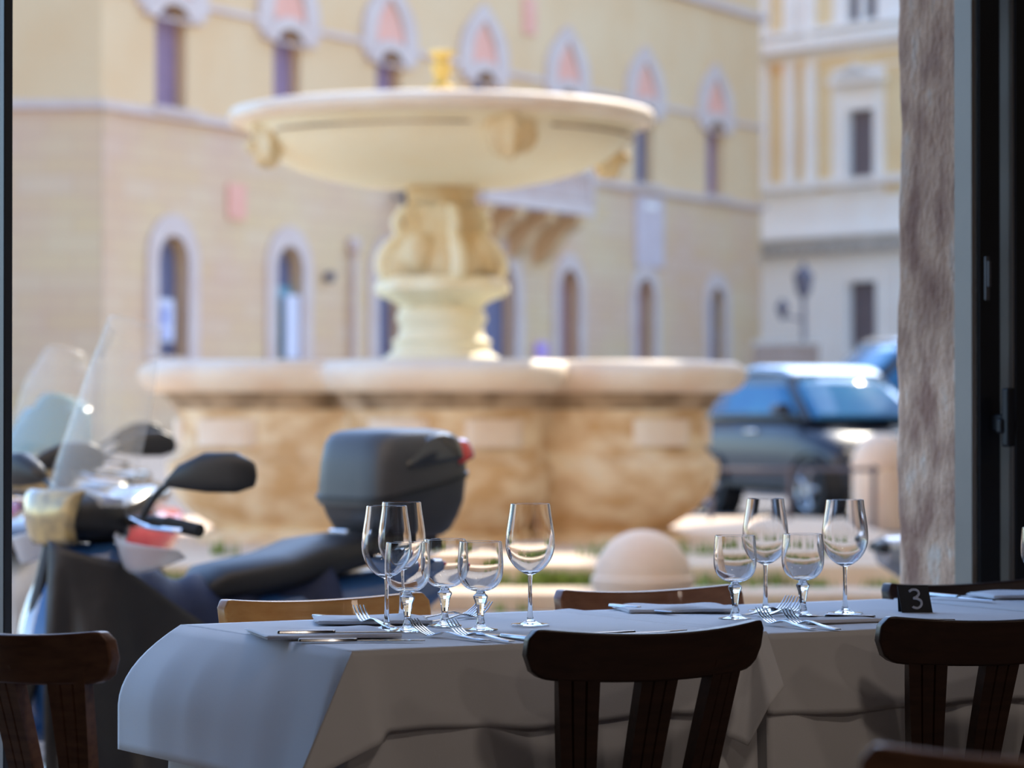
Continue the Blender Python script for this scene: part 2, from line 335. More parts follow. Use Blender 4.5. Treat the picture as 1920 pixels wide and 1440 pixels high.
lp = at_plane(1850, OPN-.04)-t1
leaf('lock_plate', MB().box(lp-.006, lp+.006, -.045, -.039, 1.40, 1.50).box(lp-.003, lp+.004, -.052, -.039, 1.43, 1.49), M['seal'], d2, bevel=.002)
# weathered stone jamb outside
m = MB(); tf = at_plane(1800, 1.10)
sB = 1.12
while at_plane(1677, sB) < tf: sB += .004
def pil(u, v):                                 # thick jamb: rounded corners, its worn reveal faces the opening
    z = -.2 + v*3.2; a = 2*PI*u
    hw, hd = .28, (sB-1.08)/2; cx_, cy_ = tf+hw, 1.08+hd
    e = 14; c_, s_ = cos(a), sin(a)
    n_ = .0030*sin(z*5+c_*5)+.0018*sin(z*19+a*3)+.001*sin(z*51+a*7)
    return (cx_+(hw+n_)*math.copysign(abs(c_)**(2/e), c_), cy_+(hd+n_)*math.copysign(abs(s_)**(2/e), s_), z)
m.grid(pil, 120, 90)
pl_ = m.build('stone_pillar', M['pillar'], None, smooth=60); pl_.location = A0; pl_.rotation_euler = (0, 0, RT)
tag(pl_, 'weathered brown marble door jamb with pale scratches beside the folding door', 'pillar')

# unseen house added right of the view to shade the terrace, scooters and steps
hs = thing('shade_house', (7.0, 11, -.2), 0, 'unseen tall ochre house right of the square, added to shade the terrace', 'building')
MB().box(0, 18, 0, 19, 0, 17).build('wall', M['plaster_y'], hs, smooth=0)
MB().box(0, 18, 19, 25, 0, 13.2).build('low_shade_wing', M['stucco_w'], hs, smooth=0)  # added lower block, so sun passes over it to the upper bowl
MB().box(-.4, 18.5, -.5, 19.2, 17, 17.4).build('eaves', M['lilac_stone'], hs, smooth=0)
for iy in range(5):
    for iz in range(3):
        MB().box(-.06, .02, 2+iy*3.6, 3.1+iy*3.6, 1.6+iz*3.9, 3.7+iz*3.9).build('shutter', M['shutter_g'], hs, smooth=0)

# ------------------------------------------------------------ plaza ground
m = MB()
def gz(x, y):
    return ground_z(y)
m.grid(lambda a, b: ((-60+120*a), 5.2+150*b**1.3, gz(0, 5.2+150*b**1.3)), 6, 60)
g = m.build('ground', M['cobble'], None, smooth=60, flip=False); g['kind'] = 'structure'
room('trim_1', MB().box(-5.2, 6.2, NW, NW+.12, -.4, -.02), M['step_stone'])

# ------------------------------------------------------------ wall with holes
def wall_holes(name, outer, holes, depth, mat, parent):
    bm = bmesh.new(); edges = []
    def loop(pts):
        vs_ = [bm.verts.new((x, 0, z)) for x, z in pts]
        return [bm.edges.new((vs_[i], vs_[(i+1) % len(vs_)])) for i in range(len(vs_))]
    edges += loop(outer)
    for h in holes: edges += loop(h)
    bmesh.ops.triangle_fill(bm, use_beauty=True, use_dissolve=False, edges=edges, normal=(0, -1, 0))
    mb = MB(); bm.verts.index_update()
    mb.add([v.co for v in bm.verts], [[v.index for v in f.verts] for f in bm.faces]); bm.free()
    for h in holes:
        n = len(h); k = len(mb.v); mb.v += [(x, 0, z) for x, z in h]+[(x, depth, z) for x, z in h]
        for j in range(n): mb.f.append((k+j, k+(j+1) % n, k+n+(j+1) % n, k+n+j))
    return mb.build(name, mat, parent, smooth=0, flip=False)
def arch(cx, w_, z0, z1, rise=None, n=12):     # round or segmental headed opening
    rise = w_/2 if rise is None else rise; h = w_/2
    rad = (h*h+rise*rise)/(2*rise); zc = z1-rad; a0 = math.asin(min(1, h/rad)); out = [(cx-h, z0), (cx+h, z0)]
    for i in range(n+1):
        a = a0-2*a0*i/n; out.append((cx+rad*sin(a), zc+rad*cos(a)))
    return out
def lancet(cx, w_, z0, zs, z1, n=8, sag=.16):
    h = w_/2; out = [(cx-h, z0), (cx+h, z0), (cx+h, zs)]
    for i in range(1, n+1):
        t = i/n; out.append((cx+h*(1-t)+sag*w_*sin(PI*t), zs+(z1-zs)*t))
    for i in range(1, n+1):
        t = i/n; out.append((cx-h*t-sag*w_*sin(PI*(1-t)), z1-(z1-zs)*t))
    return out
def ring(mb, outer, inner, y0, y1):            # moulding between two outlines with the same point count
    n = len(outer); k = len(mb.v)
    for o_ in (outer, inner):
        for y in (y0, y1): mb.v += [(x, y, z) for x, z in o_]
    for j in range(n):
        j2 = (j+1) % n; a, b, c, d = k+j, k+j2, k+2*n+j2, k+2*n+j
        mb.f.append((a, b, c, d)); mb.f.append((a, b, b+n, a+n)); mb.f.append((d, c, c+n, d+n))
    return mb

# ------------------------------------------------------------ yellow palazzo
P0 = Vector((-6.857, 60, 0)); WD = Vector((12.577, 24.36, 0)).normalized(); WA = math.atan2(WD.y, WD.x)
def Lu(u):
    k = (u-960)/F; return (k*P0.y-P0.x)/(WD.x-k*WD.y)
def zv(u, v):
    Y = P0.y+Lu(u)*WD.y; return CZ-(v-HOR)/F*Y
pal = thing('palazzo', (P0.x, P0.y, 0), WA, 'long yellow palazzo with mauve shuttered windows and salmon pointed arches behind the fountain', 'building')
L0, L1 = Lu(190), Lu(1427); ZS = 7.08
glow = [(322, 1.09, 4.66, 'blue'), (540, 1.09, 4.66, 'teal'), (728, 1.09, 4.66, 'blue'), (1065, 1.1, 4.72, 'red'), (1208, 1.1, 4.66, 'red'), (1343, 1.1, 4.6, 'blue')]
holes_lo = []
for (u, w_, zt, c) in glow: holes_lo.append(arch(Lu(u), w_, 2.22 if u < 800 else 2.0, zt))
Lp = Lu(925); holes_lo.append(arch(Lp, 2.0, .5, 4.9))
wall_holes('lower_wall', [(L0, -.2), (L1, -.2), (L1, ZS), (L0, ZS)], holes_lo, .35, M['bossage'], pal)
up = [320, 538, 728, 905, 1062, 1208, 1340]; holes_up = [arch(Lu(u), 1.12, 7.2, 9.27, .32) for u in up]
holes_up += [arch(Lu(u), 1.1, 13.1, 15.3, .3) for u in up]
wall_holes('upper_wall', [(L0, ZS), (L1, ZS), (L1, 17), (L0, 17)], holes_up, .35, M['plaster_y'], pal)
m = MB().box(L1-.01, L1, 0, 14, -.2, 17); m.build('end_wall', M['plaster_y'], pal, smooth=0)
def slats(mb, x0, x1, z0, z1, y=.28, n=14):
    mb.box(x0, x1, y, y+.04, z0, z1)
    for i in range(n):
        z = z0+(z1-z0)*(i+.5)/n; mb.box(x0+.06, x1-.06, y-.03, y, z-.03, z+.02)
    return mb
for (u, w_, zt, c) in glow:
    x = Lu(u); z0 = 2.22 if u < 800 else 2.0
    o = ring(MB(), arch(x, w_+.75, z0-.05, zt+.42), arch(x, w_, z0-.05, zt), -.07, .02).build('window_surround', M['lilac_stone'], pal, smooth=0)
    mm = slats(MB(), x-w_/2, x+w_/2, z0, zt, n=12).build('shutter', M[{'blue': 'shutter_blue', 'teal': 'shutter_blue', 'red': 'shutter_red'}[c]], o, smooth=0)
    MB().box(x-w_*.8, x+w_*.8, -.16, .05, z0-.2, z0-.04).build('window_sill', M['lilac_stone'], o, smooth=0)
    if c == 'teal': MB().box(x-.54, x+.5, .2, .27, z0, 3.8).build('teal_panel', M['teal'], o, smooth=0)
x = Lu(322); nb = MB().box(x-.52, x+.15, .05, .08, zv(312, 640), zv(312, 560)).build('notice_board', M['paper'], pal, smooth=0)
nm = MB()
for k in range(3): nm.box(x-.36+k*.02, x-.02, .03, .05, zv(312, 632)+k*.24, zv(312, 632)+.12+k*.24)
nm.box(x-.3, x-.1, .03, .05, zv(312, 600), zv(312, 580)); nm.build('printed_text', M['ink_blue'], nb, smooth=0)
x = Lu(540); MB().box(x-.05, x+.52, .02, .06, zv(540, 672), zv(540, 552)).build('banner', M['paper'], pal, smooth=0)
# portal and balcony
o = ring(MB(), arch(Lp, 2.9, .3, 5.4), arch(Lp, 2.0, .3, 4.9), -.12, .02).build('portal_surround', M['lilac_stone'], pal, smooth=0)
MB().box(Lp-1, Lp+1, .25, .3, .3, 4.9).build('portal_door', M['shutter_blue'], o, smooth=0)
Lb0, Lb1 = Lp-3.0, Lp+2.9
bal = MB().box(Lb0, Lb1, -1.35, 0, 5.95, 6.15).build('balcony_slab', M['lilac_stone'], pal, smooth=0)
m = MB().box(Lb0, Lb1, -1.35, -1.2, 6.95, 7.1).box(Lb0, Lb0+.2, -1.35, 0, 6.15, 7.0).box(Lb1-.2, Lb1, -1.35, 0, 6.15, 7.0)
m.box(Lb0, Lb1, -1.35, -1.2, 6.15, 6.25)
m.build('balcony_rail', M['lilac_stone'], bal, smooth=0)
m = MB()
for k in range(26):
    xx = Lb0+.35+k*(Lb1-Lb0-.7)/25; m.lathe([(.05, 6.2), (.09, 6.4), (.05, 6.65), (.06, 6.95)], 8, (xx, -1.27, 0))
m.build('balustrade', M['lilac_stone'], bal, smooth=60)
for k in range(4):
    xx = Lb0+.5+k*(Lb1-Lb0-1)/3; out = [(0, 5.95), (-1.25, 5.95), (-1.2, 5.75), (-.8, 5.5), (-.55, 5.15), (-.3, 4.95), (0, 4.75)]
    m = MB().prism(out, xx-.22, xx+.22); m.v = [(b, a, c) for a, b, c in m.v]; m.build('bracket', M['plaster_y'], bal, smooth=0)
# upper windows with lancet tympana
for u in up:
    x = Lu(u)
    o = ring(MB(), lancet(x, 2.5, 9.15, 9.45, 10.95), [(px*.52+x*.48, 9.15+(pz-9.15)*.70+ (.12 if pz > 9.2 else 0)) for px, pz in lancet(x, 2.5, 9.15, 9.45, 10.95)], -.09, .0).build('pointed_hood', M['lilac_stone'], pal, smooth=0)
    MB().prism(lancet(x, 1.55, 9.5, 9.55, 10.45, sag=.05), -.03, .0).build('tympanum', M['salmon'], o, smooth=0)
    ring(MB(), arch(x, 2.1, 9.0, 9.55, .5), arch(x, 1.2, 8.95, 9.3, .3), -.12, -.0).build('arch_band', M['lilac_stone'], o, smooth=0)
    b = slats(MB(), x-.56, x+.56, 7.2, 9.27, y=.26).build('shutter', M['shutter_blue' if u == 1208 or u == 905 else 'shutter_purple'], pal, smooth=0)
    MB().box(x-.8, x+.8, -.2, .05, 7.08, 7.2).build('window_sill', M['lilac_stone'], b, smooth=0)
    slats(MB(), x-.55, x+.55, 13.1, 15.3, y=.26).build('shutter', M['shutter_blue'], pal, smooth=0)
    
for (z, h, p) in ((ZS-.1, .16, .14), (9.33, .12, .08), (12.5, .2, .16)):
    m = MB()
    m.box(L0-p, L1+p, -p, 0, z, z+h)
    m.build('string_course', M['lilac_stone'], pal, smooth=0)
MB().box(L0-.5, L1+.5, -.7, 0, 16.6, 17.2).build('eaves', M['lilac_stone'], pal, smooth=0)
x = Lu(1216); pq = MB().box(x-.9, x+.85, -.08, .0, zv(1216, 500), zv(1216, 368)).build('wall_plaque', M['plaque_stone'], pal, smooth=0)
MB().box(x-.4, x+.4, -.1, -.08, zv(1216, 392), zv(1216, 382)).build('carved_crest', M['stucco_w'], pq, smooth=0)
for (u, va, vb) in ((441, 345, 411), (991, -5, 64)):
    x = Lu(u); MB().box(x-.33, x+.33, -.06, 0, zv(u, vb), zv(u, va)).build('red_plaque', M['salmon'], pal, smooth=0)
x = Lu(1013); MB().box(x-.35, x+.25, -.1, 0, zv(1013, 672), zv(1013, 642)).build('purple_sign', node_mat('violet', (.55, .35, .7), rough=.7), pal, smooth=0)
x = Lu(655); MB().tube([(x, -.12, -.1), (x, -.12, zv(655, 475))], .07, 8).lathe([(.07, 0), (.16, .1), (.16, .3), (.05, .4)], 10, (x, -.12, zv(655, 478))).build('drain_pipe', M['lilac_stone'], pal)
x = Lu(760); zz = zv(700, 432)
m = MB().tube(catmull([(x, 0, zz-.1), (x-.3, -.5, zz+.25), (x-.7, -1.0, zz+.0), (x-1.2, -1.4, zz+.15)], 6), .05, 8)
m.tube(catmull([(x, 0, zz-.5), (x-.3, -.4, zz-.35), (x-.7, -.9, zz)], 6), .04, 8)
m.lathe([(.03, .25), (.22, .12), (.2, .05), (.12, -.35), (.04, -.45)], 6, (x-1.2, -1.4, zz-.1))
m.build('wall_lantern', M['iron'], pal)
m = MB().tube([(Lu(740), 0, zv(745, 370)), (Lu(740), -.4, zv(745, 370))], .05, 8).lathe([(.03, .25), (.2, .15), (.12, -.25)], 6, (Lu(740), -.4, zv(745, 370)))
m.build('small_lantern', M['iron'], pal)
m = MB().lathe([(.02, 0), (.12, .05), (.12, .2), (.02, .25)], 8, (Lu(608), -.15, zv(608, 530))); m.build('bell_box', M['iron'], pal)
# return face at left
pc = P0+WD*L0
ret = MB().box(-16, 0, 0, .3, -.2, ZS).build('side_wall', M['bossage'], None, smooth=0); ret.parent = pal
ret2 = MB().box(-16, 0, 0, .3, ZS, 17).build('side_wall', M['plaster_y'], None, smooth=0); ret2.parent = pal
rs_ = MB().box(-16, 0.05, -.14, 0, ZS-.1, ZS+.06).box(-16, .05, -.16, 0, 12.5, 12.7).build('string_course', M['lilac_stone'], None, smooth=0); rs_.parent = pal
for q in (ret, ret2, rs_):
    q.location = (L0, 0, 0); q.rotation_euler = (0, 0, -WA+R(1.0))
MB().box(L0, L0+.55, -.04, 0, -.1, ZS).build('corner_quoin', M['bossage'], pal, smooth=0)

# ------------------------------------------------------------ white and apricot palazzo at right
q0 = at(1400, HOR, 95.4); q1 = at(1790, HOR, 88.5); qa = math.atan2(q1.y-q0.y, q1.x-q0.x); qd = Vector((cos(qa), sin(qa), 0))
def Qu(u): k = (u-960)/F; return (k*q0.y-q0.x)/(qd.x-k*qd.y)
def Qz(u, v): return CZ-(v-HOR)/F*(q0.y+Qu(u)*qd.y)
wp = thing('palazzo', (q0.x, q0.y, 0), qa, 'white and apricot stucco palazzo with pilasters, behind the parked car', 'building')
xe = Qu(2300)
rc = lambda u0, u1, va, vb: [(Qu(u0), Qz((u0+u1)/2, vb)), (Qu(u1), Qz((u0+u1)/2, vb)), (Qu(u1), Qz((u0+u1)/2, va)), (Qu(u0), Qz((u0+u1)/2, va))]
wins = [(1590, 1641, 205, 350), (1590, 1646, 528, 660), (1588, 1612, -60, 42), (1620, 1644, -60, 42), (1499, 1512, 155, 205), (1499, 1512, 292, 345), (1780, 1830, 200, 345), (1780, 1835, 528, 660)]
wall_holes('wall', [(-14, -.2), (xe, -.2), (xe, 22), (-14, 22)], [rc(*w_) for w_ in wins], .3, M['stucco_w'], wp)
for w_ in wins:
    r_ = rc(*w_); x0, x1, z0, z1 = r_[0][0], r_[1][0], r_[0][1], r_[2][1]
    o = slats(MB(), x0, x1, z0, z1, y=.2, n=16).build('window', M['shutter_g'], wp, smooth=0)
    if x1-x0 > .7:
        f_ = .22; ring(MB(), [(x0-f_, z0-f_), (x1+f_, z0-f_), (x1+f_, z1+f_), (x0-f_, z1+f_)], r_, -.09, .0).build('window_surround', M['stucco_w'], o, smooth=0)
for (u0, u1, va, vb) in ((1444, 1474, 120, 360), (1494, 1514, 112, 352), (1533, 1560, 108, 360), (1445, 1474, -60, 65), (1532, 1562, -60, 55), (1560, 1720, 96, 118), (1660, 1700, 118, 360), (1430, 1474, 118, 140), (1700, 1770, 100, 350)):
    r_ = rc(u0, u1, va, vb); MB().box(r_[0][0], r_[1][0], -.015, 0, r_[0][1], r_[2][1]).build('apricot_panel', M['stucco_o'], wp, smooth=0)
for (u0, u1) in ((1424, 1443), (1476, 1493), (1515, 1532)):
    for (va, vb) in ((120, 358), (-60, 70)):
        r_ = rc(u0, u1, va, vb); MB().box(r_[0][0], r_[1][0], -.16, 0, r_[0][1], r_[2][1]).build('pilaster', M['stucco_w'], wp, smooth=0)
for (v, h, p, mt) in ((108, .35, .5, 'stucco_w'), (75, .15, .25, 'stucco_w'), (363, .25, .3, 'stucco_w'), (470, .30, .35, 'cornice_g'), (455, .12, .5, 'stucco_w')):
    z = Qz(1422, v); MB().box(-14, xe, -p, 0, z, z+h).build('cornice', M[mt], wp, smooth=0)
zc_ = Qz(1422, 474); m = MB()
for k in range(60): m.box(k*.42-10, k*.42-9.8, -.42, 0, zc_-.12, zc_+.06)
m.build('dentils', M['cornice_g'], wp, smooth=0)
r_ = rc(1568, 1664, 118, 156); xm = (r_[0][0]+r_[1][0])/2
m = MB().prism([(r_[0][0], r_[0][1]), (r_[1][0], r_[0][1]), (r_[1][0], r_[0][1]+.16), (xm, r_[2][1]), (r_[0][0], r_[0][1]+.16)], -.4, 0)
m.build('pediment', M['stucco_w'], wp, smooth=0)
m = MB().prism([(r_[0][0]+.3, r_[0][1]+.2), (r_[1][0]-.3, r_[0][1]+.2), (xm, r_[2][1]-.14)], -.44, -.4); m.build('pediment_field', M['cornice_g'], wp, smooth=0)
p = at(1507, 640, 70); gzp = ground_z(70)
lp_ = thing('street_lamp', (p.x, p.y, gzp), 0, 'dark iron street lamp in front of the white palazzo', 'street lamp')
zt = CZ-(512-HOR)/F*70
MB().lathe([(.16, 0), (.16, .3), (.07, .5), (.06, 1.4), (.045, zt-gzp-.5)], 12).build('pole', M['iron'], lp_)
MB().lathe([(.05, -.6), (.16, -.45), (.24, -.05), (.20, .0), (.06, .15), (.01, .3)], 8, (0, 0, zt-gzp)).build('lantern_head', M['iron'], lp_, smooth=20)
m = MB().tube([(-.5, 0, zt-gzp-1.0), (.0, 0, zt-gzp-1.1)], .03, 6).lathe([(.04, -.3), (.15, 0), (.03, .2)], 8, (-.5, 0, zt-gzp-.8)); m.build('side_arm', M['iron'], lp_)
p = at(1460, 650, 68)
bn = thing('garden_wall', (p.x, p.y, ground_z(68)), 0, 'low reddish brown brick wall at the foot of the white palazzo', 'wall')
m = MB().box(-.55, .9, -.15, .15, 0, 2.05); m.build('masonry', brick_mat('red_brown_brick', (.32, .2, .15), (.38, .25, .2), (.4, .34, .3), .25, .08), bn, smooth=0)
MB().box(-.6, .95, -.2, .2, 2.05, 2.15).build('coping', M['cornice_g'], bn, smooth=0)

# ------------------------------------------------------------ fountain
FY = 23.0; FX = (828-960)/F*FY; FZ = .166
fo = thing('fountain', (FX, FY, 0), 0, 'large marble fountain with lobed basin, carved pedestal and wide upper bowl', 'fountain')
NL = 6; rot = R(-88)
def lobe(base):
    def f(t):
        best = .0
        # central disc and lobes, in the unsquashed plan
        d, a, rc_ = 1.60, .86, 1.78
        best = rc_
        for k in range(NL):
            th = rot+k*2*PI/NL; dx = math.atan2(sin(t-th), cos(t-th))
            disc = a*a-(d*sin(dx))**2
            if abs(dx) < PI/2 and disc > 0: best = max(best, d*cos(dx)+math.sqrt(disc))
        return best
    return f
lf = lobe(0); SY = .80
def brf(off, z, t): return lf(t)+off
def basin(prof, mat, name, n=288):
    m = MB(); m.lathe([(o_, z) for o_, z in prof], n, rf=brf, sy=SY); return m.build(name, mat, fo, smooth=50)
basin([(-.55, 1.20), (-.50, 1.44), (-.42, 1.50), (-.25, 1.515), (-.06, 1.505), (.02, 1.46), (.04, 1.40), (0, 1.33), (-.06, 1.285), (-.12, 1.275)], M['trav_light'], 'basin_rim')
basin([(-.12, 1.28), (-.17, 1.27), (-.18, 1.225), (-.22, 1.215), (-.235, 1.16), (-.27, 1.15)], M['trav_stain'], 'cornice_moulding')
basin([(-.27, 1.15), (-.28, 1.13), (-.29, 1.0), (-.29, .85), (-.27, .83), (-.24, .81), (-.24, .79)], M['trav'], 'basin_wall')
basin([(-.24, .79), (-.19, .765), (-.185, .72), (-.20, .62), (-.26, .50), (-.38, .38), (-.55, .28), (-.68, .22), (-.74, .20)], M['trav'], 'basin_belly')
basin([(-.74, .34), (-.70, .30), (-.50, .24), (-.42, .20), (-.40, .10), (-.40, .0)], M['trav'], 'basin_plinth')
m = MB().lathe([(-.55, 1.38), (-1.9, 1.38)], 96, rf=brf, sy=SY); m.build('water', M['pvc'], fo)
# carved panels on basin walls
for k in range(NL):
    th = rot+k*2*PI/NL
    for da in (-.17, .17):
        a0 = th+da
        def pf(i, j, a0=a0):
            t = a0+(i-.5)*.22; r_ = lf(t)-.285+.03*(1 if .03 < i < .97 else 0); return (r_*cos(t), r_*sin(t)*SY, .88+j*.2)
        MB().grid(pf, 8, 2).build('basin_panel', M['trav_light'], fo, smooth=0, solid=.015)
# pedestal, lobed and scrolled
def four(amp, ph=0):
    return lambda r, z, t: r*(1+amp*cos(4*(t-ph)))
def zf(v): return CZ-(v-HOR)/F*FY
def rf_(px): return px/F*FY
pr = [(112, 690), (112, 682), (104, 668), (92, 662), (88, 650), (92, 640), (80, 632), (76, 612), (84, 600), (82, 590), (74, 575)]
MB().lathe([(rf_(a), zf(b)) for a, b in pr], 96, rf=four(.05, .4)).build('pedestal_foot', M['trav_bowl'], fo, smooth=50)
pr = [(74, 578), (86, 566), (112, 556), (122, 546), (120, 532), (112, 524), (104, 520)]
MB().lathe([(rf_(a), zf(b)) for a, b in pr], 96, rf=lambda r, z, t: r*(1+.04*cos(8*t))).build('shell_collar', M['trav_bowl'], fo, smooth=50)
pr = [(104, 522), (108, 505), (110, 490), (98, 470), (84, 452), (74, 430), (70, 412), (74, 398), (66, 385), (60, 378)]
MB().lathe([(rf_(a), zf(b)) for a, b in pr], 96, rf=lambda r, z, t: r*(.93+.10*cos(4*(t-.3))+.03*sin(9*t+z*12))).build('carved_stem', M['ochre_stone'], fo, smooth=50)
pr = [(60, 382), (66, 372), (66, 345), (58, 340), (56, 328), (50, 320), (50, 300)]
MB().lathe([(rf_(a), zf(b)) for a, b in pr], 64).build('neck', M['ochre_stone'], fo, smooth=50)
for k in range(4):
    th = .3+k*PI/2; c_, s_ = cos(th), sin(th)
    P_ = [(.29, zf(392)), (.36, zf(420)), (.33, zf(440)), (.40, zf(462)), (.47, zf(488)), (.46, zf(512)), (.38, zf(520)), (.36, zf(508))]
    m = MB().tube(catmull([(r_*c_, r_*s_, z) for r_, z in P_], 5), [.045]*5*3+[.06]*5*4+[.05], 10)
    m.build('scroll', M['trav_bowl'], fo, smooth=60)
    th = .3+PI/4+k*PI/2; c_, s_ = cos(th), sin(th)
    m = MB(); kk = len(m.v); m.lathe([(.001, -.12), (.07, -.10), (.11, -.02), (.10, .06), (.05, .12), (.001, .13)], 12, (0, 0, 0))
    m.move(Matrix.Translation((.32*c_, .32*s_, zf(480))) @ Matrix.Scale(1.3, 4)); m.build('carved_mask', M['ochre_stone'], fo, smooth=60)
# upper bowl
MB().lathe([(.02, 3.30), (.9, 3.26), (1.35, 3.30), (1.48, 3.40), (1.56, 3.45), (1.62, 3.435), (1.645, 3.39), (1.63, 3.345), (1.58, 3.325), (1.53, 3.32)], 128).build('bowl_rim', M['trav_light'], fo, smooth=50)
MB().lathe([(1.53, 3.325), (1.50, 3.30), (1.47, 3.285), (1.46, 3.24), (1.42, 3.215), (1.41, 3.19), (1.36, 3.14), (1.27, 3.07), (1.1, 2.99), (.9, 2.93), (.65, 2.88), (.4, 2.86), (.26, 2.86), (.2, 2.9)], 128).build('bowl_underside', M['trav_bowl'], fo, smooth=50)
for k in range(4):
    th = R(-68)+k*PI/2; m = MB()
    # lion-like carved head: brow, cheeks, muzzle as one blended lump
    def hd(i, j):
        a = 2*PI*i; b = PI*j
        rr = .15*(1+.16*cos(5*a)*sin(b)+.1*sin(3*b+a*2))
        return (rr*sin(b)*cos(a)*.8, rr*sin(b)*sin(a)*1.15, rr*cos(b)*1.25)
    m.grid(hd, 26, 16); m.tube([(.06, 0, -.02), (.17, 0, -.05)], [.07, .045], 10)
    for s_ in (-1, 1): m.tube([(.02, s_*.1, .06), (.0, s_*.2, .1), (-.05, s_*.27, .08)], [.06, .05, .02], 8)
    m.move(Matrix.Rotation(th, 4, 'Z') @ Matrix.Translation((1.40, 0, 3.17))); m.build('lion_mask', M['ochre_stone'], fo, smooth=60)
m = MB()
for k in range(4):
    a0 = R(-68)+k*PI/2+.22; a1 = a0+PI/2-.44
    m.grid(lambda i, j: ((1.466+.012*(1 if 0 < j < 1 else 0))*cos(a0+(a1-a0)*i), (1.466+.012)*sin(a0+(a1-a0)*i), 3.225+.012*j), 24, 2)
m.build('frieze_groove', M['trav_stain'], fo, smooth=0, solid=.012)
pr = [(26, 160), (30, 155), (15, 148), (14, 140), (20, 128), (22, 112), (14, 106), (16, 100), (27, 94), (27, 88), (20, 86), (1, 85)]
MB().lathe([(rf_(a)*.9, zf(b+8)) for a, b in pr], 32).build('spout', node_mat('golden_lichen_stone', (.62, .44, .12), (.72, .55, .22), scale=9, rough=.8, bump=.2), fo, smooth=50)
MB().lathe([(.28, 0), (.26, .03), (.14, .10), (.11, .2)], 32, (0, 0, 3.27)).build('spout_base', M['trav_bowl'], fo, smooth=50)
# steps round the fountain
def slab(name, x0, x1, y0, y1, z0, z1, c, mat, label):
    out = [(x0+c, y0), (x1-c, y0), (x1, y0+c), (x1, y1-c), (x1-c, y1), (x0+c, y1), (x0, y1-c), (x0, y0+c)]
    m = MB().prism(out, z0, z1); m.v = [(a, b, c_) for a, c_, b in m.v]
    o = m.build(name, mat, None, smooth=0, bevel=.02); return tag(o, label, 'step')
slab('stone_step', -4.6, 4.2, 18.1, 28.4, -.2, .038, .5, M['step_stone'], 'broad lower travertine step around the fountain, weeds along it')
slab('stone_step', -4.0, 3.0, 18.9, 27.4, .0, .168, .4, M['step_stone'], 'upper travertine step directly under the fountain basin')
m = MB(); rr = random.Random(3)
def tuft(x, y, z, h, n):
    for _ in range(n):
        a = rr.uniform(0, 2*PI); b = rr.uniform(.2, .6); hh = h*rr.uniform(.6, 1); px, py = x+rr.uniform(-.12, .12), y+rr.uniform(-.05, .05); w_ = .012
        ca, sa = cos(a), sin(a); k = len(m.v)
        m.v += [(px-sa*w_, py+ca*w_, z), (px+sa*w_, py-ca*w_, z), (px+ca*b*hh, py+sa*b*hh, z+hh)]; m.f.append((k, k+1, k+2))
for _ in range(30): tuft(rr.choice([-2.6, -2.2, -1.3, .15, .3, .5, 1.0, -3.0, 1.6])+rr.uniform(-.2, .2), 18.85, .038, .12, 26)
for _ in range(16): tuft(rr.uniform(-3.4, 2.8), 18.06, ground_z(18), .09, 10)
for _ in range(14): tuft(rr.choice([-1.6, -.6, .7, 1.3, 2.0, -2.2])+rr.uniform(-.3, .3), 20.3+rr.uniform(-.3, .1), .168, .12, 22)
for _ in range(8): tuft(rr.uniform(1.2, 3.0), 18.7, .038, .08, 12)
wd = m.build('weeds', M['weed'], None, smooth=0, flip=False); tag(wd, 'green weeds growing along the joints of the fountain steps', 'weeds', kind='stuff')

# ------------------------------------------------------------ bollards
def bollard(loc, r, h, label, mat=M['pink_stone'], ringz=.66):
    o = thing('stone_bollard', loc, 0, label, 'bollard')
    zc = h-r
    MB().lathe([(r*1.0, 0), (r, zc-.03)], 40, cap=False).build('shaft', mat, o, smooth=50)
    MB().lathe([(r, zc-.035), (r*1.06, zc-.025), (r*1.06, zc+.005), (r, zc+.015)], 40).build('collar', mat, o, smooth=30)
    MB().lathe([(r*cos(a), zc+r*sin(a)) for a in [i*PI/2/12 for i in range(12)]]+[(.001, h)], 40).build('dome', mat, o, smooth=60)
    return o
b = at(1205, 993, 13.6); bollard((b.x, 13.6, -.15), .222, b.z+.15, 'round topped pinkish stone bollard in front of the fountain')
b = at(1652, 812, 27.4); bollard((b.x, 27.4, ground_z(27.4)), .265, b.z-ground_z(27.4), 'tall pale stone bollard in front of the small car, beside the stone pillar')
gb = ground_z(26.5)
ch = thing('iron_rail', ((1480-960)/F*26.6, 26.6, gb), 0, 'thin iron rail between posts in front of the parked small car', 'rail')
MB().tube([(-.75, 0, .60-.02), (.8, 0, .60-.02)], .018, 8).build('bar', M['iron'], ch)
for x in (-.7, .0, .75): MB().tube([(x, 0, 0), (x, 0, .62)], .022, 8).build('post', M['iron'], ch)

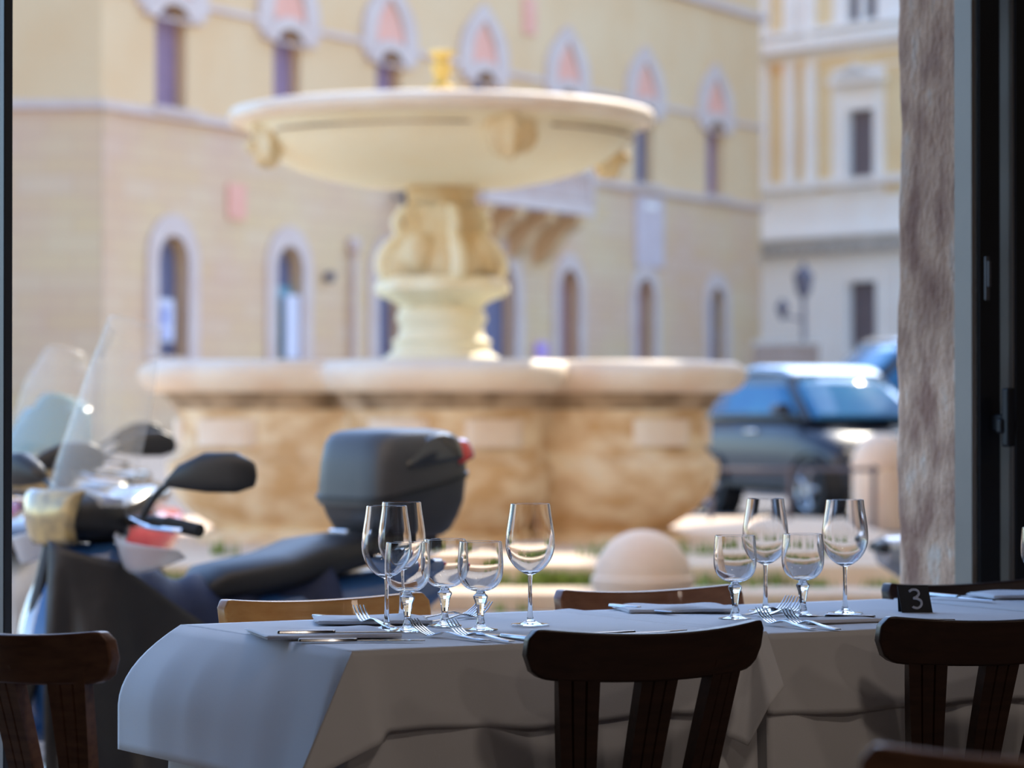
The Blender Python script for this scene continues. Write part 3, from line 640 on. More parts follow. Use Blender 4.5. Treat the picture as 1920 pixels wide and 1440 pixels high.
# ------------------------------------------------------------ scooters
def scooter(loc, heading, label, body, accent, case=False, cover=None, screen='screen', tall=True, guards=False, group=None, mirrors=True):
    o = thing('scooter', loc, math.atan2(heading[1], heading[0]), label, 'scooter', group)
    for (n_, wx, wr) in (('front_wheel', .70, .26), ('rear_wheel', -.66, .25)):
        wt = MB().lathe([(wr-.07, -.045), (wr-.02, -.05), (wr, -.03), (wr, .03), (wr-.02, .05), (wr-.07, .045)], 32, (wx, 0, wr), axis='y').build(n_, M['rubber'], o)
        rm = MB().lathe([(wr-.07, -.04), (wr-.085, -.02), (wr-.085, .02), (wr-.07, .04)], 32, (wx, 0, wr), axis='y')
        rm.lathe([(.001, -.04), (.05, -.04), (.05, .04), (.001, .04)], 16, (wx, 0, wr), axis='y')
        for k in range(5):
            a = k*2*PI/5; rm.tube([(wx+.04*cos(a), 0, wr+.04*sin(a)), (wx+(wr-.08)*cos(a), 0, wr+(wr-.08)*sin(a))], .016, 6)
        rm.build('rim', M['silver_paint'], wt)
    MB().grid(lambda i, j: (.70+(.29)*cos(R(20+i*150)), (j-.5)*.15, .26+.29*sin(R(20+i*150))+.02*(1-abs(2*j-1))), 16, 4).build('front_fender', M[body], o, solid=.008)
    m = MB()
    for s_ in (-1, 1): m.tube([(.70, s_*.06, .26), (.60, s_*.06, .55)], .022, 8)
    m.tube([(.62, 0, .5), (.50, 0, .95)], .03, 8); m.build('fork', M['black_plastic'], o)
    # leg shield and nose, shaped across and along
    def shield(i, j):
        z = .28+.60*i; y = (j-.5)*2; w_ = .10+.15*sin(PI*min(1, .15+i*.75)); nose = .14*(1-y*y)*sin(PI*(.15+.7*i))
        return (.52-.10*i+nose-.05*y*y, y*w_, z)
    MB().grid(shield, 16, 14).build('leg_shield', M[body], o, solid=.02)
    MB().grid(lambda i, j: (lambda p: (p[0]+.012, p[1]*.55, p[2]))(shield(.25+.5*i, j)), 8, 8).build('nose_panel', M[accent], o, solid=.012)
    MB().loft([(.50, 0, .30, .15, .03, 4), (.2, 0, .27, .17, .035, 4), (-.15, 0, .28, .18, .05, 4)], 20).build('floorboard', M['black_plastic'], o)
    MB().loft([(.0, 0, .42, .10, .14, 3), (-.12, 0, .50, .16, .20, 3), (-.4, 0, .56, .19, .18, 2.6), (-.75, 0, .64, .15, .13, 2.4), (-.98, 0, .70, .07, .06, 2.2)], 24).build('tail_body', M[body], o, smooth=60)
    MB().loft([(.02, 0, .70, .06, .03, 2.5), (-.06, 0, .74, .13, .06, 2.8), (-.30, 0, .77, .16, .065, 2.8), (-.42, 0, .80, .16, .075, 2.8), (-.68, 0, .84, .14, .06, 2.8), (-.80, 0, .85, .07, .03, 2.5)], 24).build('seat', M['gloss_black'] if not cover else M['black_plastic'], o, smooth=60)
    MB().loft([(-.98, 0, .72, .07, .03, 2.5), (-1.02, 0, .72, .05, .02, 2.5)], 16).build('tail_light', M['red_lens' if mirrors else 'black_plastic'], o)
    MB().tube([(-.2, -.16, .28), (-.55, -.2, .30), (-.9, -.2, .36)], [.03, .055, .055], 12).build('exhaust', M['chrome'], o)
    MB().loft([(-.35, .13, .22, .04, .06, 3), (-.62, .13, .24, .04, .09, 3)], 14).build('engine_case', M['black_plastic'], o)
    # handlebar cowl, headlight, bars
    m = MB().loft([(.30, 0, .93, .10, .05, 2.6), (.36, 0, .96, .17, .08, 2.6), (.46, 0, .97, .17, .085, 2.6), (.53, 0, .965, .14, .07, 2.4)], 28)
    cw = m.build('handlebar_cowl', M['black_plastic'], o, smooth=60)
    MB().grid(lambda i, j: (.40+.14*i-.03*(2*j-1)**2, (j-.5)*.34*(1-.2*i), 1.045-.045*i*i-.03*(2*j-1)**2), 8, 8).build('cowl_top', M[body], cw, solid=.012)
    hl = MB(); hl.grid(lambda i, j: (.578-.055*((2*i-1)**2)-.02*((2*j-1)**2), (i-.5)*.33*(.74+.26*j), .885+.165*j), 10, 8)
    hl.build('headlight', M['lamp_glass'], o, solid=.02)
    for s_ in (-1, 1):
        MB().tube(catmull([(.36, s_*.12, .95), (.30, s_*.25, .955), (.25, s_*.42, .93)], 5), .017, 10).build('handlebar', M['black_plastic'], o)
        MB().tube([(.285, s_*.29, .95), (.25, s_*.42, .93)], .022, 12).build('grip', M['rubber'], o)
        MB().tube(catmull([(.36, s_*.2, .96), (.36, s_*.30, .94), (.31, s_*.41, .93)], 4), .008, 8).build('brake_lever', M['chrome'], o)
        if not mirrors: continue
        mr = MB().tube(catmull([(.34, s_*.24, .97), (.33, s_*.30, 1.04), (.33, s_*.37, 1.075)], 6), [.011]*13, 8).build('mirror_arm', M['black_plastic'], o)
        mh = MB().loft([(0, 0, 0, .01, .01, 2.2), (.04, 0, .018, .035, .035, 2.3), (.10, 0, .03, .04, .055, 2.5), (.17, 0, .03, .036, .055, 2.5), (.21, 0, .025, .02, .035, 2.3), (.22, 0, .022, .004, .01, 2)], 24)
        mh.v = [(b*.9+a*(-.62 if s_ > 0 else .1)*1.15-.0, s_*a*1.15, c*(1.12 if s_ > 0 else 1)) for a, b, c in mh.v]
        mh.v = [(a+.33, b+s_*.355, c+1.075) for a, b, c in mh.v]
        mh.build('mirror_shell', M['black_plastic'], mr, smooth=60)
        if guards: MB().grid(lambda i, j: (.37+.09*sin(PI*i)-.03*j, s_*(.14+.34*i), .925-.05*i-.095*j*(.25+.75*sin(PI*i))), 8, 5).build('hand_guard', M['guard'], o, solid=.006)
    if screen:
        H_ = .60 if tall else .35
        def scr(i, j):
            y = (j-.5)*2; w_ = .25*(1-.45*i*i); return (.50-.20*i-.10*y*y, y*w_, 1.0+H_*i-(.05*y*y if i > .8 else 0))
        MB().grid(scr, 14, 12).build('windscreen', M[screen], o, solid=.004)
    if cover:
        def cv(side, xf, y0):
            def f(i, j):
                a = i*PI*.5; x = xf-(xf-.12)*(1-cos(a)); y = side*(y0+(.27-y0)*sin(a)**.8+.05*j)
                z = .90-.12*i-.16*max(0, i-.55)/.45-(.80-.10*i)*j*(.95-.25*max(0, i-.55))
                fold = .018*sin(i*15+j*4)*min(1, j*2)+.008*sin(i*31-j*6)*j; x += fold+.05*j*(1-i); y += fold*side
                return (x-.10*i*j, y, max(.06, z))
            return f
        MB().grid(cv(1, .60, .12), 40, 26).build('leg_cover', M[cover], o, smooth=60, solid=.01)
        MB().grid(cv(-1, .40, .05), 40, 26).build('leg_cover', M[cover], o, smooth=60, solid=.01)
        ZZ = [.90, .80, .765, .755, .765, .80, .875]
        def cs(i, j):
            x = .36-.80*i; y = (j-.5)*2; q = min(5, int(i*6)); fr = i*6-q; fr = fr*fr*(3-2*fr)
            z = ZZ[q]*(1-fr)+ZZ[q+1]*fr
            return (x+.01*sin(y*7), y*(.26+.03*sin(i*14)), z-.50*abs(y)**2.2*(1+.15*sin(i*11))+.014*sin(i*30+y*4)+.02*sin(i*9)*abs(y))
        MB().grid(cs, 44, 20).build('lap_blanket', M['navy_fabric'], o, smooth=60, solid=.012)
    if case:
        cx0 = -.60; ccx = cx0-.215
        def stack(levels, cap_top=False):
            m_ = MB(); n_ = 48
            for (z, sc) in levels:
                for q in range(n_):
                    t = 2*PI*q/n_; c_, s_ = cos(t), sin(t); ex_ = 4.2
                    lx, ly = .215*sc*math.copysign(abs(c_)**(2/ex_), c_), .222*sc*math.copysign(abs(s_)**(2/ex_), s_)*(1-.10*max(0, -c_))
                    m_.v.append((ccx+lx, ly, z+(.045*(-lx-.05)/.215 if z > 1.0 else 0)*max(0, min(1, (1.20-z)/.08))))
            L_ = len(levels)
            for a in range(L_-1):
                for q in range(n_): m_.f.append((a*n_+q, a*n_+(q+1) % n_, (a+1)*n_+(q+1) % n_, (a+1)*n_+q))
            m_.f.append(tuple(range(n_))[::-1]); m_.f.append(tuple((L_-1)*n_+q for q in range(n_)))
            return m_
        cb_ = stack([(.87, .55), (.875, .66), (.895, .77), (.94, .87), (.99, .945), (1.03, .975), (1.045, .98)]).build('top_case', M['grey_plastic'], o, smooth=60)
        stack([(1.045, .985), (1.047, 1.015), (1.062, 1.015), (1.064, .985)]).build('seam_band', M['black_plastic'], cb_, smooth=30)
        stack([(1.064, .985), (1.10, .975), (1.15, .95), (1.19, .90), (1.215, .82), (1.228, .70), (1.236, .45), (1.238, .1)]).build('lid', M['grey_plastic'], cb_, smooth=60)
        for s_ in (-1, 1):
            MB().grid(lambda i, j: (ccx+.10-.24*i, s_*(.212+.008*sin(PI*i)-.030*j*j-.012*i), 1.105+.03*i+.095*j*sin(PI*(.12+.62*i))), 12, 6).build('lid_panel', M['gloss_black'], cb_, solid=.010)
            MB().grid(lambda i, j: (ccx-.125-.085*i, s_*(.199-.03*i*i-.04*j*j), 1.115+.025*i+.085*j*(1-.35*i)), 8, 6).build('reflector', M['red_lens'], cb_, solid=.014)
        MB().box(cx0-.34, cx0-.04, -.09, .09, .82, .88).build('case_rack', M['black_plastic'], o, bevel=.01)
        MB().box(cx0+.0, cx0+.02, -.05, .05, .86, .90).build('case_latch', M['chrome'], cb_, bevel=.005)
    return o
scooter((-1.03, 9.62, -.15), (-.77, -.64), 'blue and black scooter with tall windscreen, navy lap blanket and black top case', 'blue_paint', 'silver_paint', case=True, cover='black_fabric', guards=True)
scooter((-2.16, 12.5, -.15), (-.35, -.94), 'white scooter parked behind the blue one, seen through its windscreen', 'white_paint', 'black_plastic', screen='screen', tall=True)
scooter((-2.12, 14.7, -.12), (-.35, -.94), 'red scooter with tinted teal windscreen in the parked row', 'red_paint', 'silver_paint', screen='screen_teal', tall=False)
scooter((-2.95, 14.0, -.12), (-.45, -.89), 'blue scooter at the far left of the parked row', 'blue_paint', 'white_paint', screen='screen')
scooter((-2.45, 16.9, -.09), (-.3, -.95), 'silver scooter at the back of the parked row beside the basin', 'silver_paint', 'blue_paint', screen='screen')
scooter((2.45, 12.78, -.14), (.93, .37), 'silver and black scooter half hidden behind the stone pillar', 'silver_paint', 'gloss_black', screen=None, mirrors=False)

# ------------------------------------------------------------ cars
def car(loc, heading, label, name, body, roofm, Lh, W, belt, H, prof, gl, wb, wr):
    o = thing(name, loc, math.atan2(heading[1], heading[0]), label, 'car')
    # prof: (x, top of lower body); gl: greenhouse (x bottom, x top) rear and front
    secs = []
    for (x, zt, hw) in prof: secs.append((x, 0, (zt+.22)/2, hw, (zt-.22)/2, 5))
    MB().loft(secs, 40).build('body', M[body], o, smooth=50)
    (rb, rt), (fb, ft) = gl
    hw0, hw1 = W/2-.06, W/2-.20
    def cage(m, ex, z0=belt-.03, z1=H, e=0):
        m.add([(rb-ex, -hw0-ex, z0), (fb+ex, -hw0-ex, z0), (fb+ex, hw0+ex, z0), (rb-ex, hw0+ex, z0), (rt-ex, -hw1-ex, z1), (ft+ex, -hw1-ex, z1), (ft+ex, hw1+ex, z1), (rt-ex, hw1+ex, z1)],
              [(0, 1, 5, 4), (1, 2, 6, 5), (2, 3, 7, 6), (3, 0, 4, 7), (0, 3, 2, 1), (4, 5, 6, 7)]); return m
    cage(MB(), 0, z1=H-.07).build('cabin', M['gloss_black'], o, smooth=0, bevel=.05)
    # roof
    MB().loft([(rt-.06, 0, H-.10, hw1-.02, .03, 3), (rt+.08, 0, H-.05, hw1+.02, .05, 4), ((rt+ft)/2, 0, H-.03, hw1+.03, .06, 4), (ft-.1, 0, H-.05, hw1+.02, .05, 4), (ft+.05, 0, H-.10, hw1-.02, .03, 3)], 32).build('roof', M[roofm], o, smooth=60)
    def lerp(a, b_, t): return tuple(a[i]+(b_[i]-a[i])*t for i in range(3))
    zt_ = H-.12
    def edge(x0, x1, y0, y1, t): return (x0+(x1-x0)*t, y0+(y1-y0)*t, belt+(zt_-belt)*t)
    # windscreen, curved
    def wsf(i, j):
        y = (j-.5)*2; bx, tx = fb+.03, ft+.03; p = edge(bx, tx, 0, 0, i); hw = (hw0-.06)*(1-i)+(hw1-.04)*i
        return (p[0]+.10*(1-y*y), y*hw, p[2])
    MB().grid(wsf, 8, 12).build('windscreen', M['car_glass_sky'], o, solid=.01)
    MB().grid(lambda i, j: (rb-.03+(rt-rb)*i-.05*(1-(2*j-1)**2), (2*j-1)*((hw0-.08)*(1-i)+(hw1-.06)*i), belt+.02+(zt_-belt-.04)*i), 6, 8).build('rear_window', M['car_glass_sky'], o, solid=.01)
    n = 1 if Lh < 1.6 else 3
    for s_ in (-1, 1):
        for k in range(n):
            f0, f1 = k/n+.03, (k+1)/n-.03
            def sw(i, j, f0=f0, f1=f1, s_=s_):
                xb = rb+.08+(fb-.10-rb)*(f0+(f1-f0)*j); xt = rt+.08+(ft-.10-rt)*(f0+(f1-f0)*j); t = .06+.88*i
                return (xb+(xt-xb)*t, s_*((hw0+(hw1-hw0)*i)+.012), belt+(zt_-belt)*t)
            MB().grid(sw, 5, 6).build('side_window', M['car_glass_sky'], o, solid=.008)
        MB().tube([(fb-.25, s_*(hw0+.02), belt+.02), (fb-.22, s_*(hw0+.12), belt+.06)], .02, 8).loft([(fb-.30, s_*(hw0+.16), belt+.09, .07, .05, 2.6), (fb-.16, s_*(hw0+.16), belt+.09, .08, .055, 2.6)], 16).build('wing_mirror', M[body], o, smooth=60)
        MB().box(.05-.3, .28-.3, s_*(W/2+.005)-.012, s_*(W/2+.005)+.012, belt-.14, belt-.11).build('door_handle', M['chrome'], o, bevel=.006)
        MB().loft([(Lh-.26, s_*(W/2-.24), .66, .12, .08, 2.2), (Lh-.10, s_*(W/2-.27), .62, .11, .09, 2.2), (Lh-.04, s_*(W/2-.30), .61, .06, .05, 2.2)], 18).build('headlight', M['chrome'], o, smooth=60)
        for wx in (wb, -wb):
            y = s_*(W/2-.09)
            MB().lathe([(wr+.05, -.11), (wr+.06, 0), (wr+.05, .105)], 32, (wx, y, wr), axis='y').build('wheel_arch', M['black_plastic'], o)
            wt = MB().lathe([(wr-.10, -.10), (wr-.01, -.10), (wr, -.06), (wr, .06), (wr-.01, .12), (wr-.10, .12)], 36, (wx, y, wr), axis='y').build('wheel', M['rubber'], o)
            m = MB().lathe([(wr-.10, .11*s_), (wr-.12, .10*s_), (wr-.12, -.08*s_)], 36, (wx, y, wr), axis='y'); m.lathe([(.001, .12*s_), (.06, .12*s_), (.06, .05*s_)], 16, (wx, y, wr), axis='y')
            for k in range(5):
                a = k*2*PI/5; m.tube([(wx+.03*cos(a), y+.09*s_, wr+.03*sin(a)), (wx+(wr-.11)*cos(a), y+.10*s_, wr+(wr-.11)*sin(a))], .026, 6)
            m.build('rim', M['silver_paint'], wt)
    MB().box(Lh-.06, Lh+.0, -.33, .33, .34, .50).build('grille', M['black_plastic'], o, bevel=.02)
    MB().box(Lh-.02, Lh+.012, -.25, .25, .36, .46).build('number_plate', M['paper'], o, bevel=.003)
    m = MB().box(-Lh*.55, Lh*.45, -W/2-.012, -W/2+.02, .30, .36).box(-Lh*.55, Lh*.45, W/2-.02, W/2+.012, .30, .36); m.build('sill_trim', M['black_plastic'], o, bevel=.008)
    return o
car((3.13, 30.1, ground_z(30.1)), (.45, -.893), 'small dark blue two seat car with silver roof, parked right of the fountain', 'small_car', 'car_body', 'car_silver',
    1.30, 1.52, .98, 1.50, [(-1.28, .80, .60), (-1.2, .98, .72), (-.9, 1.0, .76), (.3, .99, .76), (.62, .97, .76), (.95, .88, .74), (1.18, .76, .68), (1.29, .62, .56)], ((-1.18, -.92), (.80, .22)), .93, .30)
car((5.35, 36.6, ground_z(36.6)), (-.95, -.31), 'black people carrier with silver roof bars parked behind the small car', 'van', 'van_body', 'car_silver',
    2.4, 1.85, 1.10, 1.88, [(-2.35, 1.0, .75), (-2.2, 1.10, .88), (-1, 1.12, .92), (.9, 1.10, .92), (1.5, 1.05, .91), (2.1, .92, .86), (2.38, .70, .70)], ((-2.25, -2.0), (1.65, .85)), 1.5, .34)

# ------------------------------------------------------------ chairs
def slat_mesh(x_top, y_top, tilt, x_bot, y_bot, w_=.074, th=.024, z_top=.72, z_bot=.44, n=12):
    # grooved section swept along a gently curved path
    h = w_/2; g1, g2, gw, gd = -.012, .013, .0022, .004
    sec = [(-h, -th/2), (g1-gw, -th/2), (g1, -th/2+gd), (g1+gw, -th/2), (g2-gw, -th/2), (g2, -th/2+gd), (g2+gw, -th/2), (h, -th/2), (h, th/2), (-h, th/2)]
    m = MB(); k = 0
    for i in range(n+1):
        f = i/n; z = z_bot+(z_top-z_bot)*f; x = x_bot+(x_top-x_bot)*f; y = y_bot+(y_top-y_bot)*f**1.15; a = tilt*f; sc = .78+.22*f
        for (sx, sy) in sec: m.v.append((x+(sx*cos(a)-sy*sin(a))*sc, y+(sx*sin(a)*1+sy*cos(a)), z))
    N = len(sec)
    for i in range(n):
        for j in range(N):
            a_, b_ = i*N+j, i*N+(j+1) % N; m.f.append((a_, b_, b_+N, a_+N))
    m.f.append(tuple(range(N))[::-1]); m.f.append(tuple(n*N+j for j in range(N)))
    return m
def chair(loc, rz, label, wood, W=.46, H=.78, group=None, crest_h=.082, rake=.085, sag=.014):
    o = thing('dining_chair', loc, rz, label, 'chair', group)
    wd_ = M[wood]; yb = -.20; hw = W/2; ytop = yb-rake
    def arc(x): return .055*(x/hw)**2
    n = 40; m = MB(); th = .026
    for i in range(n+1):
        x = -hw+W*i/n; ax = abs(x)/hw; d = max(0, abs(x)-(hw-.045))/.045
        zt = H-sag+sag*ax**2*1.0-.018*(1-math.sqrt(max(0, 1-(max(0, abs(x)-(hw-.018))/.018)**2)))
        zb = H-sag-crest_h+.010*ax**2+.040*(1-math.sqrt(max(0, 1-d*d)))
        if zb > zt-.02: zb = zt-.02
        sl = .11*x/hw*2  # slope of the arc
        cy = ytop+arc(x)
        for (oy, z) in ((-th/2, zb), (-th/2, (zb+zt)/2), (-th/2, zt), (th/2, zt), (th/2, (zb+zt)/2), (th/2, zb)):
            lean = -(z-(H-.04))*.25
            m.v.append((x-oy*sl*1.0, cy+oy+lean, z))
    for i in range(n):
        for j in range(6):
            a_, b_ = i*6+j, i*6+(j+1) % 6; m.f.append((a_, b_, b_+6, a_+6))
    m.f.append((0, 1, 2, 3, 4, 5)); m.f.append(tuple(n*6+j for j in range(6))[::-1])
    m.build('crest_rail', wd_, o, smooth=50, bevel=.004)
    for sx in (-1, 0, 1):
        xt = sx*W*.315; slat_mesh(xt, ytop+arc(xt)+.006, sx*.30, sx*.115, yb+.0, z_top=H-.065).build('slat', wd_, o, smooth=30)
    # seat
    m = MB()
    def seat(i, j):
        a = 2*PI*i; r_ = j; c_, s_ = cos(a), sin(a); e = 4.2
        return (.205*r_*math.copysign(abs(c_)**(2/e), c_)*(1+.06*s_), .205*r_*math.copysign(abs(s_)**(2/e), s_), .455-.012*(1-r_**4))
    m.grid(seat, 40, 6); m.build('seat', wd_, o, smooth=60, solid=.022)
    m = MB().box(-.17, .17, -.18, -.16, .39, .445).box(-.17, .17, .16, .18, .39, .445).box(-.18, -.16, -.17, .17, .39, .445).box(.16, .18, -.17, .17, .39, .445)
    m.build('seat_rail', wd_, o, smooth=0, bevel=.003)
    for sx in (-1, 1):
        for sy in (-1, 1):
            MB().tube([(sx*.165, sy*.165, .44), (sx*.175, sy*.175, .25), (sx*.185, sy*(.185 if sy > 0 else .23), 0)], [.020, .018, .014], 10).build('leg', wd_, o)
        MB().tube([(sx*.178, -.19, .2), (sx*.178, .178, .2)], .010, 8).build('stretcher', wd_, o)
    return o
chair(T(.482, .10), RT+R(1), 'dark wooden dining chair pushed in at the near side of the first table, centre', 'dark_wood', W=.47, H=.79)
chair(T(1.245, .115), RT-R(3), 'dark wooden dining chair at the near side below the number 3 card', 'dark_wood', W=.475, H=.784)
chair((-.652, 5.12, 0), -R(42), 'worn brown dining chair standing at the left beside the door frame', 'mid_wood', W=.455, H=.797)
chair(T(.365, .58), RT+PI+R(3), 'honey brown dining chair facing the room behind the left place settings', 'honey_wood', W=.46, H=.79)
chair(T(1.09, .58), RT+PI-R(2), 'red brown dining chair facing the room behind the middle of the tables', 'red_wood', W=.44, H=.785)
chair(T(1.93, .58), RT+PI, 'dark dining chair facing the room behind the card with the number 3', 'dark_wood', W=.46, H=.775)
p = at(2030, 1408, 2.9); chair((p.x+.02, p.y+.285, 0), 0, 'brown dining chair nearest the camera, only its blurred top rail in view', 'mid_wood', W=.46, H=p.z+.005)

# ------------------------------------------------------------ tables
def table(loc_t, L_, W_, label):
    o = thing('dining_table', T(loc_t, 0), RT, label, 'table')
    MB().box(.0, L_, .0, W_, .715, .742).build('tabletop', M['mid_wood'], o, smooth=0, bevel=.004)
    for (x, y) in ((.05, .05), (L_-.05, .05), (.05, W_-.05), (L_-.05, W_-.05)):
        MB().box(x-.025, x+.025, y-.025, y+.025, 0, .715).build('leg', M['mid_wood'], o, smooth=0, bevel=.003)
    return o
WT = .71
table(0.01, .79, WT-.01, 'square wooden table under the white cloths at the left, set for four')
table(.83, .79, WT-.01, 'square wooden table under the white cloths in the middle, with two tall glasses')
table(1.65, .79, WT-.01, 'square wooden table under the white cloths at the right edge of the row')
def cloth(name, t0, t1, rays, z, label, mat, cat='tablecloth', rad=.012, thick=.0015, wr=.0012):
    """rays: list of (start t, start s, end offset in row coordinates). One continuous cloth: flat top and a hanging border."""
    o_loc = T(0, 0, 0); m = MB(); NX, NY = 40, 24
    def top(i, j):
        x = t0+(t1-t0)*i; y = WT*j
        w_ = wr*(sin(x*17+y*9)+sin(y*23-x*6)*.6)*min(1, 12*min(i, 1-i, j, 1-j)) ; return (x, y, z+w_)
    m.grid(top, NX, NY)
    # densify the rays along the border
    ks = rays; NR = 14; cols = []
    N = len(ks)
    seq = []
    for i in range(N):
        a, b = ks[i], ks[(i+1) % N]
        d = math.hypot(a[0]-b[0], a[1]-b[1])+.6*(Vector(a[2])-Vector(b[2])).length; n_ = max(3, int(d/.012))
        p0, p3 = ks[i-1], ks[(i+2) % N]
        for q in range(n_):
            t = q/n_; st = (a[0]+(b[0]-a[0])*t, a[1]+(b[1]-a[1])*t)
            A_, B_, P_, Q_ = Vector(a[2]), Vector(b[2]), Vector(p0[2]), Vector(p3[2])
            tt = t*t*(3-2*t); e = A_.lerp(B_, .35*t+.65*tt)
            seq.append((st, e))
    k = len(m.v)
    for idx, (st, e) in enumerate(seq):
        for r_ in range(NR+1):
            f = r_/NR; ln = e.length
            # leave the edge horizontally outwards, then fall
            g_ = min(1, max(0, (e.length-.14)/.1))*min(1, max(0, st[1]-.03)/.45) if st[0] < .01 else 0
            hf = (1-g_)*f+g_*(1-(1-min(1, f*1.5))**2*1.0) if g_ else (f if st[1] < .05 and (st[0] < .01 or st[0] > .79) else f*.75+.25*sin(f*PI/2)); hx = e.x*hf; hy = e.y*hf; ex = math.exp(-f*ln/rad)
            m.v.append((st[0]+hx, st[1]+hy, z+e.z*f+(1-ex)*.0))
    S = len(seq)
    for i in range(S):
        i2 = (i+1) % S
        for r_ in range(NR):
            a = k+i*(NR+1)+r_; b = k+i2*(NR+1)+r_; m.f.append((a, b, b+1, a+1))
    o = m.build(name, mat, None, smooth=180, solid=thick); o.location = o_loc; o.rotation_euler = (0, 0, RT)
    return tag(o, label, cat)
def wloc(p):       # world offset to row coordinates
    v = Vector(p); return (v.dot(e1), v.dot(e2), v.z)
def ends(t, s, u, v, Y):
    q = at(u, v, Y)-T(t, s, .75); return (t, s, wloc(q))
E_ = []
# near side, from left corner to right
nA = (0, 0)
E_ += [ends(0, 0, 708, 1397, 4.90)]
for t in (.06, .14, .24, .34, .46, .58, .70): 
    E_.append((t, 0, (.004*sin(t*30), -.012-.006*sin(t*21), -.137+.006*sin(t*13))))
E_ += [ends(.80, 0, 1372, 1384, 5.26), ends(.80, 0, 1402, 1398, 5.25), ends(.80, 0, 1442, 1322, 5.24), ends(.80, 0, 1470, 1287, 5.27), (.80, 0.0, (.028, .0, .003))]
for s in (.1, .25, .4, .55, .70): E_.append((.80, s, (.03+.004*sin(s*20), 0, .003)))
E_ += [(.80, WT, (.03, .02, -.0)), (.80, WT, (.05, .03, -.16))]
for t in (.65, .45, .25, .1): E_.append((t, WT, (0, .02+.01*sin(t*20), -.16)))
pB = (0, WT)
E_ += [(0, WT, (.02, .03, -.20)), (0, WT, (-.03, .08, -.25)), ends(0, WT, 222, 1404, 5.60)]
for (s, du) in ((.62, 0), (.50, 0), (.38, 0), (.26, 0), (.14, 0), (.05, 0)):
    E_.append((0, s, (-.105+.13*(WT-s)*.55-.006*sin(s*25), -.0, -.228-.01*(WT-s))))
E_ += [ends(0, 0, 622, 1447, 4.99), ends(0, 0, 592, 1470, 4.93), ends(0, 0, 552, 1478, 4.83)]
cloth('tablecloth', 0, .80, E_, .7500, 'white top cloth on the left table, its corners draping in folds', M['cloth'])
def simple_border(t0, t1, near, far, left, right, wav=.006, ph=0):
    E = [(t0, 0, (left[0], -.01, near[2]))]
    n = 14
    for i in range(1, n): t = t0+(t1-t0)*i/n; E.append((t, 0, (0, near[1]-wav*sin(t*27+ph), near[2]+wav*.7*sin(t*11+ph))))
    E += [(t1, 0, (right[0], -.01, near[2])), (t1, 0, (right[0], 0, right[2]))]
    for s in (.15, .35, .55): E.append((t1, s, (right[0]+wav*sin(s*31), 0, right[2])))
    E += [(t1, WT, (right[0], 0, right[2])), (t1, WT, (0, far[1], far[2]))]
    for i in range(1, n): t = t1-(t1-t0)*i/n; E.append((t, WT, (0, far[1]+wav*sin(t*23+ph), far[2])))
    E += [(t0, WT, (0, far[1], far[2])), (t0, WT, (left[0], 0, left[2]))]
    for s in (.55, .35, .15): E.append((t0, s, (left[0]-wav*sin(s*31), 0, left[2])))
    E.append((t0, 0, (left[0], 0, left[2])))
    return E
cloth('tablecloth', .825, 1.62, simple_border(.825, 1.62, (0, -.014, -.142), (0, .02, -.15), (-.002, 0, -.10), (.002, 0, -.10)), .7470, 'white top cloth on the middle table under the number 3 card', M['cloth'])
cloth('tablecloth', 1.645, 2.44, simple_border(1.645, 2.44, (0, -.014, -.15), (0, .02, -.15), (-.002, 0, -.10), (.05, 0, -.15), ph=2), .7470, 'white top cloth on the table at the right edge of the row', M['cloth'])
# under cloths reach lower
cloth('under_cloth', .003, .80, simple_border(.003, .80, (0, -.008, -.268), (0, .012, -.262), (-.03, 0, -.56), (.002, 0, -.5), wav=.003, ph=1), .7450, 'long white under cloth below the top cloth of the left table', M['cloth'])
cloth('under_cloth', .825, 1.62, simple_border(.825, 1.62, (0, -.010, -.268), (0, .012, -.262), (-.002, 0, -.5), (.002, 0, -.5), wav=.003, ph=4), .7440, 'long white under cloth below the top cloth of the middle table', M['cloth'])
cloth('under_cloth', 1.645, 2.44, simple_border(1.645, 2.44, (0, -.010, -.268), (0, .012, -.262), (-.002, 0, -.5), (.04, 0, -.5), wav=.003, ph=6), .7440, 'long white under cloth below the top cloth at the right edge of the row', M['cloth'])

TZ = .7525; TZ2 = .7495
# ------------------------------------------------------------ glasses
def wall_profile(outer, th, zb):               # outer: (r, z) upwards; returns closed thin wall profile with inner surface
    z0_ = .0915 if zb > .09 else .069
    inner = [(max(.0005, r_-th*(1+2.2*math.exp(-(z-z0_)/.016))), z) for r_, z in reversed(outer) if z > zb]
    return outer+[(outer[-1][0]-th*.5, outer[-1][1]+th*.4)]+inner+[(.0005, zb)]
def fine(P, n=5): return [(p.x, p.y) for p in catmull([(a, b, 0) for a, b in P], n)]
def wine_profile(h=.2245):
    bowl = fine([(.0045, .092), (.010, .0945), (.020, .100), (.031, .110), (.040, .124), (.0447, .140), (.0455, .152), (.0445, .168), (.0420, .186), (.0390, .205), (.0368, .2225)])+[(.0367, .2233)]
    foot = fine([(.0005, .0), (.034, .0)], 2)+[(.0355, .0008), (.034, .0020)]+fine([(.034, .0020), (.018, .0042), (.0085, .0085), (.0052, .018), (.0038, .045), (.0037, .075)])[1:]
    return wall_profile(foot+bowl, .0011, .0985)
